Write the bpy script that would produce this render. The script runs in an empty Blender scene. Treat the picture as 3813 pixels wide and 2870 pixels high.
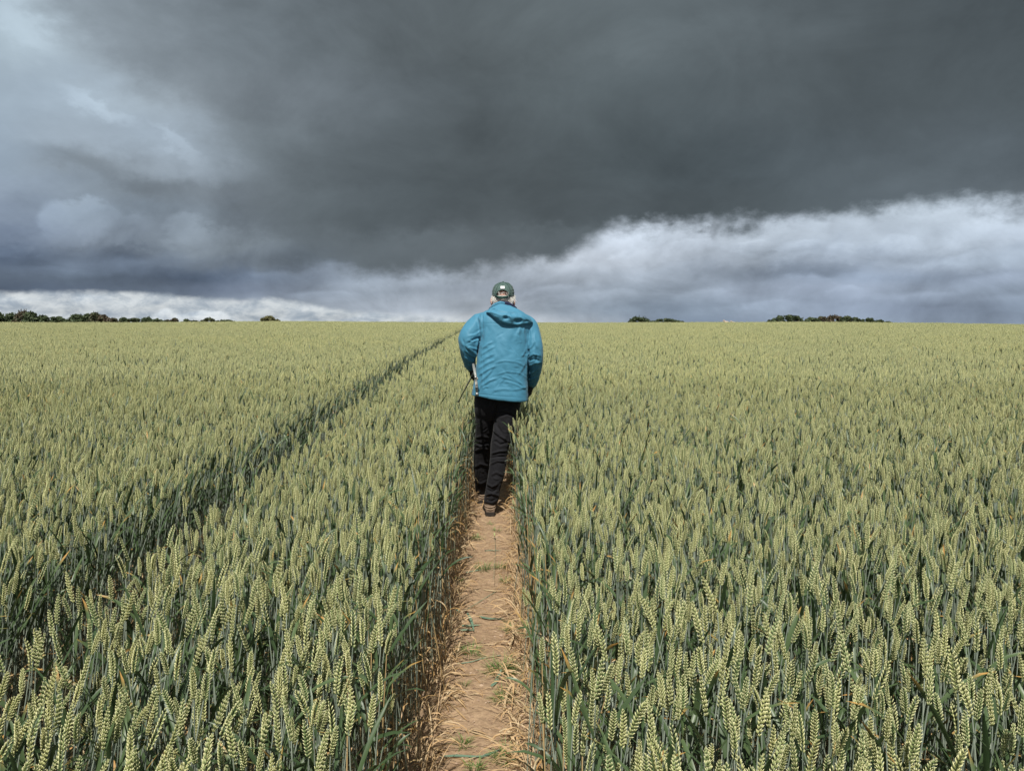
import bpy, bmesh, math, random
import numpy as np
from mathutils import Vector, Matrix, noise as mnoise

R = math.radians
scene = bpy.context.scene
col = scene.collection
RNG = np.random.default_rng(7)
random.seed(7)

# ------------------------------------------------------------------ camera
CAM_H = 1.57
FPX, CX, CY = 2900.0, 1906.5, 1435.0          # focal length and centre, in pixels of the photograph
PITCH = math.atan(275.0 / FPX)
cam_data = bpy.data.cameras.new('camera')
cam_data.sensor_width = 36.0
cam_data.lens = 36.0 * FPX / 3813.0
cam_data.clip_start = 0.05
cam_data.clip_end = 12000.0
cam = bpy.data.objects.new('camera', cam_data)
cam.location = (0, 0, CAM_H)
cam.rotation_euler = (math.pi / 2 - PITCH, 0, 0)
col.objects.link(cam)
scene.camera = cam

# ------------------------------------------------------------------ exposure
vs = scene.view_settings
vs.view_transform = 'Standard'
vs.look = 'None'
vs.gamma = 1.0
vs.exposure = 0.14
vs.use_curve_mapping = False
scene.render.engine = 'CYCLES'
scene.cycles.max_bounces = 6
scene.cycles.diffuse_bounces = 3
scene.cycles.transmission_bounces = 3
scene.cycles.transparent_max_bounces = 4

# ------------------------------------------------------------------ sun
SUN_EL, SUN_BACK_LEFT = 56.0, 7.0            # height; angle to the left of straight behind the camera
sd = Vector((-math.sin(R(SUN_BACK_LEFT)) * math.cos(R(SUN_EL)),
             -math.cos(R(SUN_BACK_LEFT)) * math.cos(R(SUN_EL)), math.sin(R(SUN_EL))))
sun_data = bpy.data.lights.new('sun', 'SUN')
sun_data.energy = 5.0
sun_data.angle = R(0.53)
sun_data.color = (1.0, 0.955, 0.88)
sun = bpy.data.objects.new('sun', sun_data)
sun.rotation_euler = sd.to_track_quat('Z', 'Y').to_euler()
col.objects.link(sun)

# ------------------------------------------------------------------ world: Nishita sky behind a procedural storm-cloud cover
world = bpy.data.worlds.new('World')
scene.world = world
world.use_nodes = True
NT = world.node_tree
NT.nodes.clear()


class E:
    """A number in a node tree; arithmetic on it makes Math nodes."""
    tree = None

    def __init__(self, s): self.s = s

    @staticmethod
    def op(name, *args, clamp=False):
        n = E.tree.nodes.new('ShaderNodeMath')
        n.operation = name
        n.use_clamp = clamp
        for i, a in enumerate(args):
            if isinstance(a, E): E.tree.links.new(a.s, n.inputs[i])
            else: n.inputs[i].default_value = float(a)
        return E(n.outputs[0])
    def __add__(a, b): return E.op('ADD', a, b)
    __radd__ = __add__
    def __sub__(a, b): return E.op('SUBTRACT', a, b)
    def __rsub__(a, b): return E.op('SUBTRACT', b, a)
    def __mul__(a, b): return E.op('MULTIPLY', a, b)
    __rmul__ = __mul__
    def __truediv__(a, b): return E.op('DIVIDE', a, b)
    def __pow__(a, b): return E.op('POWER', a, b)


def sstep(x, a, b, lo=0.0, hi=1.0):
    n = E.tree.nodes.new('ShaderNodeMapRange')
    n.interpolation_type = 'SMOOTHSTEP'
    n.clamp = True
    E.tree.links.new(x.s, n.inputs[0])
    for i, v in enumerate((a, b, lo, hi)): n.inputs[i + 1].default_value = v
    return E(n.outputs[0])


def vec3(x, y, z):
    n = E.tree.nodes.new('ShaderNodeCombineXYZ')
    for i, a in enumerate((x, y, z)):
        if isinstance(a, E): E.tree.links.new(a.s, n.inputs[i])
        else: n.inputs[i].default_value = a
    return n.outputs[0]


def fbm(vec, scale, detail=5.0, rough=0.55, dist=0.0, offs=None):
    n = E.tree.nodes.new('ShaderNodeTexNoise')
    n.inputs['Scale'].default_value = scale
    n.inputs['Detail'].default_value = detail
    n.inputs['Roughness'].default_value = rough
    n.inputs['Distortion'].default_value = dist
    if offs:
        m = E.tree.nodes.new('ShaderNodeMapping')
        m.inputs['Location'].default_value = offs
        E.tree.links.new(vec, m.inputs['Vector'])
        vec = m.outputs[0]
    E.tree.links.new(vec, n.inputs['Vector'])
    return E(n.outputs[0])


def mixc(f, a, b, mode='MIX'):
    n = E.tree.nodes.new('ShaderNodeMix')
    n.data_type = 'RGBA'
    n.blend_type = mode
    n.clamp_factor = True
    for sck, v in ((n.inputs[0], f), (n.inputs[6], a), (n.inputs[7], b)):
        if isinstance(v, E): E.tree.links.new(v.s, sck)
        elif isinstance(v, (int, float)): sck.default_value = v
        elif isinstance(v, tuple): sck.default_value = (v[0], v[1], v[2], 1.0)
        else: E.tree.links.new(v, sck)
    return n.outputs[2]


def lin(c):
    c = c / 255.0
    return c / 12.92 if c <= 0.04045 else ((c + 0.055) / 1.055) ** 2.4


E.tree = NT
tc = NT.nodes.new('ShaderNodeTexCoord')
sep = NT.nodes.new('ShaderNodeSeparateXYZ')
NT.links.new(tc.outputs['Generated'], sep.inputs[0])
dx, dy, dz = E(sep.outputs[0]), E(sep.outputs[1]), E(sep.outputs[2])
dzp = E.op('MAXIMUM', dz, -0.06)
front = sstep(dy, 0.30, 0.62)
dys = E.op('MAXIMUM', dy, 0.25)
U0, V0 = dx / dys, dzp / dys
nvec = vec3(dx, dy, dz * 1.55)
plane = vec3(dx / (dzp + 0.11), E.op('MAXIMUM', dy, -1.0) / (dzp + 0.11), 0.0)
w1 = fbm(nvec, 3.1, 6, 0.56)
w2 = fbm(nvec, 3.6, 7, 0.60, offs=(7.3, 2.1, 4.4))
w3 = fbm(nvec, 13.0, 5, 0.6, offs=(1.3, 9.1, 0.4))
w4 = fbm(nvec, 34.0, 5, 0.62, offs=(4.3, 2.1, 7.4))
U = U0 + 0.13 * (w1 - 0.5) + 0.085 * (w3 - 0.5) + 0.030 * (w4 - 0.5)
V = V0 + (0.060 * (w2 - 0.5) + 0.050 * (w3 - 0.5) + 0.018 * (w4 - 0.5)) * sstep(V0, 0.0, 0.10, 0.22, 1.0)
# how bright and what tone the cloud cover is, row by row above the horizon (x and y in pixels of the photograph)
XS = (0, 300, 560, 900, 1430, 1906, 2380, 2860, 3340, 3813)
ROWS_BACK = [                                   # the paler cloud behind and below the dark deck
    (-120, [(170,186,198), (170,185,196), (160,174,186), (150,162,173), (150,162,173), (150,162,173), (150,162,173), (150,162,173), (150,162,173), (150,162,173)]),
    (120, [(170,187,199), (176,192,204), (168,182,193), (150,162,173), (150,162,173), (150,162,173), (150,162,173), (150,162,173), (150,162,173), (150,162,173)]),
    (340, [(156,172,186), (164,180,194), (176,192,205), (160,172,183), (150,162,173), (150,162,173), (150,162,173), (150,162,173), (150,162,173), (150,162,173)]),
    (500, [(150,166,181), (152,166,179), (160,175,189), (158,172,185), (140,151,161), (140,151,161), (150,162,173), (160,172,184), (170,182,194), (176,188,200)]),
    (620, [(146,162,178), (136,148,159), (140,152,163), (150,163,175), (120,130,138), (130,140,149), (150,162,173), (165,177,189), (176,189,202), (182,195,209)]),
    (710, [(146,161,178), (132,145,158), (124,135,145), (118,128,137), (104,113,120), (130,140,149), (160,172,184), (178,190,203), (186,200,213), (188,202,215)]),
    (790, [(132,146,164), (134,148,163), (130,143,156), (118,129,139), (100,109,116), (140,151,161), (180,192,205), (188,200,214), (190,203,216), (190,203,217)]),
    (880, [(116,130,150), (130,143,159), (128,140,153), (124,135,145), (100,109,116), (172,182,194), (192,203,216), (186,198,211), (182,195,209), (182,195,210)]),
    (960, [(92,106,126), (104,117,134), (104,117,134), (112,123,135), (106,115,123), (182,191,202), (180,190,202), (164,176,190), (160,173,189), (164,178,194)]),
    (1030, [(92,104,120), (91,103,118), (90,102,118), (98,111,129), (146,157,170), (168,178,190), (158,169,182), (140,153,170), (142,156,175), (148,161,179)]),
    (1075, [(84,96,113), (90,102,119), (97,109,125), (112,124,142), (152,163,176), (160,170,183), (150,162,176), (144,156,173), (146,159,177), (146,160,178)]),
    (1150, [(100,113,132), (110,122,140), (118,130,147), (140,151,165), (164,174,186), (166,176,187), (134,148,164), (140,153,170), (134,147,166), (134,148,166)]),
    (1210, [(140,152,165), (150,161,173), (160,170,181), (180,188,196), (206,212,217), (204,210,216), (138,151,167), (134,148,166), (138,152,170), (136,150,168)]),
]
ROWS_DECK = [                                   # the dark rain-cloud deck
    (-120, [(150,163,173), (134,146,155), (122,133,141), (110,120,127), (98,107,112), (94,103,107), (97,107,112), (90,99,104), (84,93,98), (80,89,94)]),
    (150, [(152,165,175), (142,154,164), (134,145,154), (120,131,139), (100,109,114), (95,104,108), (98,108,113), (90,99,104), (83,92,97), (80,89,94)]),
    (330, [(152,165,175), (144,156,166), (136,147,156), (123,133,141), (96,105,111), (90,99,103), (88,98,103), (85,94,99), (82,91,96), (80,89,94)]),
    (600, [(150,163,173), (144,156,166), (136,148,158), (112,122,129), (86,95,100), (82,90,94), (82,92,97), (81,91,97), (83,92,98), (88,98,105)]),
    (780, [(150,163,173), (140,152,162), (128,139,148), (110,120,127), (82,91,96), (82,90,94), (80,89,94), (80,89,94), (88,98,105), (104,114,122)]),
    (960, [(150,163,173), (140,152,162), (120,130,139), (112,122,130), (94,103,109), (96,104,109), (86,95,101), (90,99,105), (90,99,105), (104,114,122)]),
]


def v_of(y):
    vv = (CY - y) / FPX
    return math.tan(math.atan(vv) - PITCH)


def k_of(y): return 1.0 / (math.cos(PITCH) + (CY - y) / FPX * math.sin(PITCH))


def rows_to_colour(rows, Uc, Vc, interp='CARDINAL'):
    prev_, acc_ = None, None
    for y, cols_ in rows:
        rp = NT.nodes.new('ShaderNodeValToRGB')
        rp.color_ramp.interpolation = interp
        while len(rp.color_ramp.elements) < len(XS): rp.color_ramp.elements.new(0.5)
        for el, x in zip(rp.color_ramp.elements, XS): el.position = 0.5 + (x - CX) / FPX * k_of(y) / 1.6
        for el, c in zip(rp.color_ramp.elements, cols_): el.color = (lin(c[0]), lin(c[1]), lin(c[2]), 1)
        NT.links.new((Uc / 1.6 + 0.5).s, rp.inputs[0])
        acc_ = rp.outputs[0] if prev_ is None else mixc(sstep(Vc, v_of(prev_), v_of(y)), acc_, rp.outputs[0])
        prev_ = y
    return acc_


def edge_curve(pts, Uc):
    """Height V of a cloud edge as a function of direction U; points are pixels of the photograph."""
    n = NT.nodes.new('ShaderNodeFloatCurve')
    cv = n.mapping.curves[0]
    P_ = [(0.5 + (x - CX) / FPX * k_of(y) / 1.6, 0.2 + v_of(y) * 1.5) for x, y in pts]
    while len(cv.points) < len(P_): cv.points.new(0.5, 0.5)
    for p_, q_ in zip(cv.points, P_): p_.location = q_
    n.mapping.update()
    NT.links.new((Uc / 1.6 + 0.5).s, n.inputs['Value'])
    return (E(n.outputs[0]) - 0.2) / 1.5


back_col = rows_to_colour(ROWS_BACK, U, V)
# puffs and streaks inside the cover
d1 = fbm(plane, 0.75, 8, 0.60, 0.25)
d2 = fbm(nvec, 5.5, 9, 0.64, 0.5, offs=(3.1, 5.0, 8.0))
amp = sstep(V0, 0.02, 0.30, 1.0, 0.36)
shade = 1.0 + ((d1 - 0.5) * 0.22 + (d2 - 0.5) * 0.95) * amp


def puff(cx, cy, rx, ry, soft, base, grad, ang=0.0, gdir=60.0):
    """One heap of cloud: an ellipse (pixels) with a ragged edge, lighter towards its lit side."""
    k_ = 1.0 / (math.cos(PITCH) + (CY - cy) / FPX * math.sin(PITCH))
    px_ = (U - (cx - CX) / FPX * k_) * (FPX / rx)
    py_ = (V - v_of(cy)) * (FPX / ry)
    ca, sa = math.cos(R(ang)), math.sin(R(ang))
    if ang:
        px_, py_ = px_ * ca + py_ * (sa * ry / rx), py_ * ca - px_ * (sa * rx / ry)
    r = E.op('SQRT', px_ * px_ + py_ * py_)
    m = sstep(r, 1.0 + soft, 1.0 - soft)
    g = math.radians(gdir)
    return m * (base + grad * (py_ * math.sin(g) - px_ * math.cos(g)))


for p_ in (
    (310, 835, 180, 85, 0.14, 0.08, 0.17), (500, 885, 170, 70, 0.3, -0.04, 0.14), (745, 862, 120, 50, 0.25, 0.07, 0.13), (850, 875, 130, 46, 0.35, 0.05, 0.10), (950, 930, 190, 40, 0.5, 0.04, 0.10), (420, 935, 230, 26, 0.6, -0.08, 0.0), (620, 800, 90, 60, 0.6, -0.07, 0.0),
    (240, 1010, 190, 22, 0.4, 0.12, 0.08), (520, 1045, 300, 22, 0.6, -0.10, 0.0), (70, 975, 120, 26, 0.5, -0.12, 0.0),
    (120, 90, 130, 50, 0.6, 0.12, 0.05, -40), (400, 400, 120, 34, 0.5, 0.12, 0.06, -40), (680, 545, 120, 28, 0.5, 0.12, 0.06, -32),
    (420, 630, 270, 50, 0.6, -0.12, 0.05, -18), (180, 520, 180, 60, 0.7, 0.04, 0.0),
    (1090, 1040, 170, 36, 0.4, 0.06, 0.14), (1400, 1065, 190, 30, 0.4, 0.08, 0.12), (1650, 1060, 130, 34, 0.4, 0.06, 0.12), (1250, 1100, 130, 24, 0.3, 0.10, 0.12),
    (2050, 1010, 170, 46, 0.3, 0.03, 0.12), (2250, 930, 130, 45, 0.35, 0.06, 0.10), (2450, 890, 120, 40, 0.3, 0.05, 0.10), (2650, 858, 32, 42, 0.5, -0.26, 0.0),
    (2900, 870, 160, 50, 0.4, 0.03, 0.10), (3150, 850, 150, 50, 0.4, 0.02, 0.10), (3420, 800, 150, 50, 0.4, 0.04, 0.10), (3700, 880, 140, 60, 0.4, 0.03, 0.12),
    (2700, 990, 240, 50, 0.5, -0.09, 0.08), (2500, 1040, 150, 40, 0.35, -0.02, 0.14), (3050, 1000, 160, 40, 0.25, -0.03, 0.14), (3000, 1080, 170, 44, 0.3, 0.04, 0.14), (3330, 1050, 140, 44, 0.3, -0.02, 0.14), (3560, 1000, 160, 46, 0.4, 0.03, 0.12),
    (2360, 960, 80, 34, 0.25, 0.03, 0.10), (2560, 940, 90, 34, 0.25, 0.04, 0.10), (2820, 930, 90, 36, 0.25, 0.02, 0.10), (3010, 950, 100, 34, 0.25, 0.03, 0.10), (3200, 960, 90, 40, 0.25, 0.03, 0.11), (3400, 930, 110, 40, 0.25, 0.02, 0.10), (3640, 960, 90, 36, 0.25, 0.04, 0.10), (3180, 1100, 90, 34, 0.25, 0.03, 0.11), (3480, 1110, 110, 30, 0.25, 0.03, 0.10), (2620, 1110, 110, 30, 0.25, 0.03, 0.10), (2120, 1090, 90, 34, 0.25, 0.03, 0.10),
    (2850, 1150, 110, 30, 0.3, 0.05, 0.12), (3700, 1060, 150, 40, 0.3, 0.02, 0.14), (2280, 1110, 130, 34, 0.3, 0.03, 0.12),
):
    shade = shade + puff(*p_[:5], p_[5] * 1.3, p_[6] * 1.7, *p_[7:])
d3 = fbm(nvec, 17.0, 5, 0.52, 0.35, offs=(8.1, 2.0, 1.0))
d5 = fbm(nvec, 9.0, 6, 0.55, 0.9, offs=(4.1, 7.7, 2.9))
shade = shade + ((d3 - 0.5) * 0.55 + (d5 - 0.5) * 0.85) * sstep(V0, 0.03, 0.26, 1.0, 0.22)


def scaled(col_, f):
    n = NT.nodes.new('ShaderNodeVectorMath')
    n.operation = 'SCALE'
    if isinstance(col_, tuple): n.inputs[0].default_value = col_
    else: NT.links.new(col_, n.inputs[0])
    NT.links.new(f.s, n.inputs['Scale'])
    return n.outputs[0]


front_cloud = scaled(back_col, shade)
# bright far cloud along the left horizon, seen under the dark band
Vh = V0 + 0.0075 * (w4 - 0.5) + 0.018 * (w3 - 0.5)
low = edge_curve([(-600, 1092), (0, 1090), (150, 1092), (300, 1085), (450, 1090), (600, 1102), (760, 1114), (900, 1122), (1000, 1116), (1120, 1125), (1250, 1150), (1400, 1175), (1700, 1190), (1950, 1196), (2200, 1230), (3813, 1230)], U0 + 0.012 * (w3 - 0.5))
billow = fbm(vec3(U0, V0 * 2.0, 0.0), 30.0, 7, 0.62, 0.25)
white = mixc(sstep(billow, 0.30, 0.68), (lin(158), lin(170), lin(182)), (lin(212), lin(218), lin(221)))
wsh = 1.0 + sstep(Vh - low, 0.0, -0.03, 0.0, -0.02)
for p_ in ((390, 1118, 75, 22, 0.3, 0.10, 0.16), (90, 1128, 110, 22, 0.4, 0.04, 0.14), (250, 1150, 120, 20, 0.4, -0.06, 0.12), (540, 1140, 120, 22, 0.4, 0.0, 0.12),
           (655, 1178, 60, 26, 0.2, 0.14, 0.14), (790, 1182, 75, 24, 0.2, 0.16, 0.14), (960, 1165, 90, 26, 0.3, -0.05, 0.14), (1180, 1165, 110, 26, 0.3, -0.02, 0.14), (1420, 1180, 120, 20, 0.3, 0.04, 0.12)):
    wsh = wsh + puff(*p_)
front_cloud = mixc(sstep(Vh - low, 0.0055, -0.0035), front_cloud, scaled(white, wsh))
# the deck itself
Ud = U0 + 0.05 * (w1 - 0.5) + 0.045 * (w3 - 0.5) + 0.020 * (w4 - 0.5)
w5 = fbm(nvec, 70.0, 4, 0.6, offs=(2.2, 6.1, 3.4))
Vd = V0 + (0.034 * (w2 - 0.5) + 0.070 * (w3 - 0.5) + 0.026 * (w4 - 0.5) + 0.006 * (w5 - 0.5))
under = edge_curve([(-1500, -700), (-400, -300), (40, 0), (100, 60), (180, 140), (290, 290), (450, 425), (600, 520), (720, 600), (830, 690), (960, 800), (1120, 880), (1300, 935), (1500, 985), (1620, 1003), (1780, 985), (2000, 945), (2160, 900), (2290, 825), (2500, 818),
                    (2700, 806), (2900, 790), (3020, 780), (3200, 762), (3320, 765), (3440, 730), (3620, 716), (3813, 745), (4300, 760)], Ud)
leftness = sstep(U0, -0.22, -0.36)
gapv = Vd - under + 0.017 * (1.0 - leftness)
mr = sstep(gapv + 0.02 * (w1 - 0.5), -0.012, 0.022)
ml = sstep(gapv, -0.018, 0.105)
deck = mr * (1.0 - leftness) + ml * leftness
d4 = fbm(nvec, 2.6, 7, 0.55, 0.6, offs=(6.1, 3.3, 9.0))
dshade = 1.0 + (d2 - 0.5) * 0.72 + (d1 - 0.5) * 0.16 + (d4 - 0.5) * 1.05 + (d3 - 0.5) * 0.10
for p_ in ((2450, 130, 150, 55, 0.7, 0.13, 0.04, 12), (2750, 60, 200, 50, 0.8, 0.06, 0.0, 12), (1850, 700, 260, 60, 0.7, -0.05, 0.0), (1500, 820, 260, 50, 0.6, -0.07, 0.05), (1150, 300, 330, 110, 0.8, 0.07, 0.04, -18), (1000, 560, 260, 60, 0.7, 0.05, 0.06, -12), (1700, 180, 300, 70, 0.8, -0.05, 0.04, 8), (1250, 760, 260, 46, 0.6, 0.05, 0.07, -8), (3000, 350, 420, 70, 0.8, 0.05, 0.04, 10), (2200, 330, 260, 60, 0.8, 0.04, 0.05, 6), (3250, 640, 260, 40, 0.6, 0.06, 0.05, 14), (2050, 880, 200, 34, 0.5, 0.14, 0.08), (1600, 920, 200, 30, 0.5, 0.06, 0.04), (3500, 640, 200, 40, 0.6, 0.10, 0.04, 20)):
    dshade = dshade + puff(*p_)
front_cloud = mixc(deck, front_cloud, scaled(rows_to_colour(ROWS_DECK, Ud, Vd, 'B_SPLINE'), dshade))
# the rest of the sky: broken cloud with the blue showing through it on the sun's side
cover = fbm(nvec, 2.2, 8, 0.58, 0.2, offs=(5.0, 1.0, 2.0))
rest_cloud = mixc(sstep(cover, 0.40, 0.66), (0.20, 0.225, 0.25), (0.50, 0.53, 0.57))
sky = NT.nodes.new('ShaderNodeTexSky')
sky.sky_type = 'NISHITA'
sky.sun_disc = False
sky.sun_elevation = R(SUN_EL)
sky.sun_rotation = math.atan2(sd.x, sd.y)
sky.air_density = 1.0
sky.dust_density = 1.0
nish = NT.nodes.new('ShaderNodeVectorMath')
nish.operation = 'SCALE'
NT.links.new(sky.outputs[0], nish.inputs[0])
nish.inputs['Scale'].default_value = 1.0
bg_sky = NT.nodes.new('ShaderNodeBackground')
bg_sky.inputs[1].default_value = 0.08
NT.links.new(nish.outputs[0], bg_sky.inputs[0])
bg_cl = NT.nodes.new('ShaderNodeBackground')
bg_cl.inputs[1].default_value = 0.92
NT.links.new(mixc(front, rest_cloud, front_cloud), bg_cl.inputs[0])
gap = (1.0 - front) * sstep(cover, 0.47, 0.36)
mixs = NT.nodes.new('ShaderNodeMixShader')
NT.links.new(gap.s, mixs.inputs[0])
NT.links.new(bg_cl.outputs[0], mixs.inputs[1])
NT.links.new(bg_sky.outputs[0], mixs.inputs[2])
wout = NT.nodes.new('ShaderNodeOutputWorld')
NT.links.new(mixs.outputs[0], wout.inputs[0])
world.cycles.sampling_method = 'MANUAL'
world.cycles.sample_map_resolution = 512


# ------------------------------------------------------------------ helpers
def tag(o, label=None, cat=None, group=None, kind=None):
    if label: o['label'] = label
    if cat: o['category'] = cat
    if group: o['group'] = group
    if kind: o['kind'] = kind
    return o


def pix(px, py, Y):
    """World point on the plane y = Y that the photograph shows at pixel (px, py)."""
    u, v = (px - CX) / FPX, (CY - py) / FPX
    d = Vector((u, math.cos(PITCH) + v * math.sin(PITCH), -math.sin(PITCH) + v * math.cos(PITCH)))
    t = Y / d.y
    return Vector((d.x * t, Y, CAM_H + d.z * t))


def project(V):
    """(px, py) of an array of world points."""
    x, y, z = V[:, 0], V[:, 1], V[:, 2] - CAM_H
    dep = y * math.cos(PITCH) - z * math.sin(PITCH)
    up = y * math.sin(PITCH) + z * math.cos(PITCH)
    dep = np.where(np.abs(dep) < 1e-3, 1e-3, dep)
    return CX + FPX * x / dep, CY - FPX * up / dep, dep


class MB:
    """Collects vertices and faces; every vertex may carry a small vector 'wv'."""
    def __init__(s): s.V, s.F3, s.F4, s.A, s.M3, s.M4, s.n = [], [], [], [], [], [], 0
    def add(s, V, F, A=None, mat=0):
        V = np.asarray(V, float).reshape(-1, 3)
        F = np.asarray(F, int)
        if A is None: A = np.zeros((len(V), 3))
        A = np.asarray(A, float)
        if A.ndim == 1: A = np.tile(A, (len(V), 1))
        s.V.append(V); s.A.append(A)
        if F.shape[1] == 3: s.F3.append(F + s.n); s.M3.append(np.full(len(F), mat))
        else: s.F4.append(F + s.n); s.M4.append(np.full(len(F), mat))
        s.n += len(V)
    def merge(s, o, M=None, A=None):
        """Adds a copy of another MB, moved by a 4x4 matrix."""
        V, A0 = o.arr()
        if M is not None: V = V @ M[:3, :3].T + M[:3, 3]
        s.V.append(V); s.A.append(A0 if A is None else A(A0))
        for f, m in zip(o.F3, o.M3): s.F3.append(f + s.n); s.M3.append(m)
        for f, m in zip(o.F4, o.M4): s.F4.append(f + s.n); s.M4.append(m)
        s.n += len(V)
    def arr(s):
        if len(s.V) > 1: s.V = [np.concatenate(s.V)]; s.A = [np.concatenate(s.A)]
        if len(s.F3) > 1: s.F3 = [np.concatenate(s.F3)]; s.M3 = [np.concatenate(s.M3)]
        if len(s.F4) > 1: s.F4 = [np.concatenate(s.F4)]; s.M4 = [np.concatenate(s.M4)]
        return s.V[0], s.A[0]
    def mesh(s, name, mats=(), smooth=True, attr=True):
        V, A = s.arr()
        f3 = s.F3[0] if s.F3 else np.zeros((0, 3), int)
        f4 = s.F4[0] if s.F4 else np.zeros((0, 4), int)
        me = bpy.data.meshes.new(name)
        me.vertices.add(len(V))
        me.vertices.foreach_set('co', V.astype(np.float32).ravel())
        nl = f3.size + f4.size
        me.loops.add(nl)
        me.loops.foreach_set('vertex_index', np.concatenate([f3.ravel(), f4.ravel()]).astype(np.int32))
        me.polygons.add(len(f3) + len(f4))
        st = np.concatenate([np.arange(len(f3)) * 3, f3.size + np.arange(len(f4)) * 4]).astype(np.int32)
        me.polygons.foreach_set('loop_start', st)
        mi = np.concatenate([s.M3[0] if s.M3 else np.zeros(0), s.M4[0] if s.M4 else np.zeros(0)]).astype(np.int32)
        me.polygons.foreach_set('material_index', mi)
        me.polygons.foreach_set('use_smooth', np.full(len(mi), smooth))
        for m in mats: me.materials.append(m)
        if attr:
            at = me.attributes.new('wv', 'FLOAT_VECTOR', 'POINT')
            at.data.foreach_set('vector', A.astype(np.float32).ravel())
        me.update(calc_edges=True)
        me.validate()
        return me


def link(name, me, parent=None, loc=None):
    o = bpy.data.objects.new(name, me)
    col.objects.link(o)
    if parent is not None: o.parent = parent
    if loc is not None: o.location = loc
    return o


def catmull(P, n):
    P = np.asarray(P, float)
    Q = np.vstack([2 * P[0] - P[1], P, 2 * P[-1] - P[-2]])
    out = []
    for i in range(len(P) - 1):
        a, b, c, d = Q[i:i + 4]
        for t in np.arange(n) / n:
            out.append(0.5 * (2 * b + (c - a) * t + (2 * a - 5 * b + 4 * c - d) * t ** 2 + (3 * b - a - 3 * c + d) * t ** 3))
    out.append(P[-1])
    return np.array(out)


def ring_faces(nr, ns, close=True):
    F = []
    m = ns if close else ns - 1
    for i in range(nr - 1):
        for j in range(m):
            F.append((i * ns + j, i * ns + (j + 1) % ns, (i + 1) * ns + (j + 1) % ns, (i + 1) * ns + j))
    return np.array(F)


def tube(P, rad, ns=8, flat=None, caps=True):
    """Tube through points P with radii; flat = second radius factor. Returns V, F4, F3."""
    P = np.asarray(P, float)
    T = np.gradient(P, axis=0)
    T /= np.linalg.norm(T, axis=1)[:, None] + 1e-12
    ref = np.array([0.0, 1.0, 0.0]) if abs(T[0][1]) < 0.9 else np.array([1.0, 0, 0])
    V = []
    r = np.broadcast_to(np.asarray(rad, float), (len(P),))
    fl = np.ones(len(P)) if flat is None else np.broadcast_to(np.asarray(flat, float), (len(P),))
    for i in range(len(P)):
        a = ref - T[i] * ref.dot(T[i]); a /= np.linalg.norm(a); ref = a
        b = np.cross(T[i], a)
        for j in range(ns):
            th = 2 * math.pi * j / ns
            V.append(P[i] + r[i] * (math.cos(th) * b + math.sin(th) * a * fl[i]))
    F4 = ring_faces(len(P), ns)
    F3 = []
    if caps:
        n = len(V)
        V.append(P[0]); V.append(P[-1])
        for j in range(ns):
            F3.append((n, (j + 1) % ns, j))
            k = (len(P) - 1) * ns
            F3.append((n + 1, k + j, k + (j + 1) % ns))
    return np.array(V), F4, np.array(F3)


def add_tube(mb, P, rad, ns=8, A=None, mat=0, flat=None, caps=True):
    V, F4, F3 = tube(P, rad, ns, flat, caps)
    base = mb.n
    mb.add(V, F4, A, mat)
    if caps:
        mb.F3.append(F3 + base); mb.M3.append(np.full(len(F3), mat))


# ------------------------------------------------------------------ materials
def new_mat(name):
    m = bpy.data.materials.new(name)
    m.use_nodes = True
    nt = m.node_tree
    E.tree = nt
    b = nt.nodes['Principled BSDF']
    return m, nt, b


def setin(nt, sock, v):
    if isinstance(v, E): nt.links.new(v.s, sock)
    elif hasattr(v, 'node'): nt.links.new(v, sock)
    elif isinstance(v, tuple): sock.default_value = (*v, 1.0) if len(v) == 3 else v
    else: sock.default_value = v


def coords(nt, kind='Object'):
    return nt.nodes.new('ShaderNodeTexCoord').outputs[kind]


def position(nt):
    return nt.nodes.new('ShaderNodeNewGeometry').outputs['Position']


def bump(nt, b, height, strength, dist):
    n = nt.nodes.new('ShaderNodeBump')
    n.inputs['Strength'].default_value = strength
    n.inputs['Distance'].default_value = dist
    nt.links.new(height.s, n.inputs['Height'])
    nt.links.new(n.outputs[0], b.inputs['Normal'])


def attr_wv(nt):
    a = nt.nodes.new('ShaderNodeAttribute')
    a.attribute_name = 'wv'
    s = nt.nodes.new('ShaderNodeSeparateXYZ')
    nt.links.new(a.outputs['Vector'], s.inputs[0])
    return E(s.outputs[0]), E(s.outputs[1]), E(s.outputs[2])


def obj_random(nt):
    return E(nt.nodes.new('ShaderNodeObjectInfo').outputs['Random'])


def translucent(nt, b, color, fac):
    tr = nt.nodes.new('ShaderNodeBsdfTranslucent')
    setin(nt, tr.inputs[0], color)
    mx = nt.nodes.new('ShaderNodeMixShader')
    setin(nt, mx.inputs[0], fac)
    nt.links.new(b.outputs[0], mx.inputs[1])
    nt.links.new(tr.outputs[0], mx.inputs[2])
    nt.links.new(mx.outputs[0], nt.nodes['Material Output'].inputs['Surface'])


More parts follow.
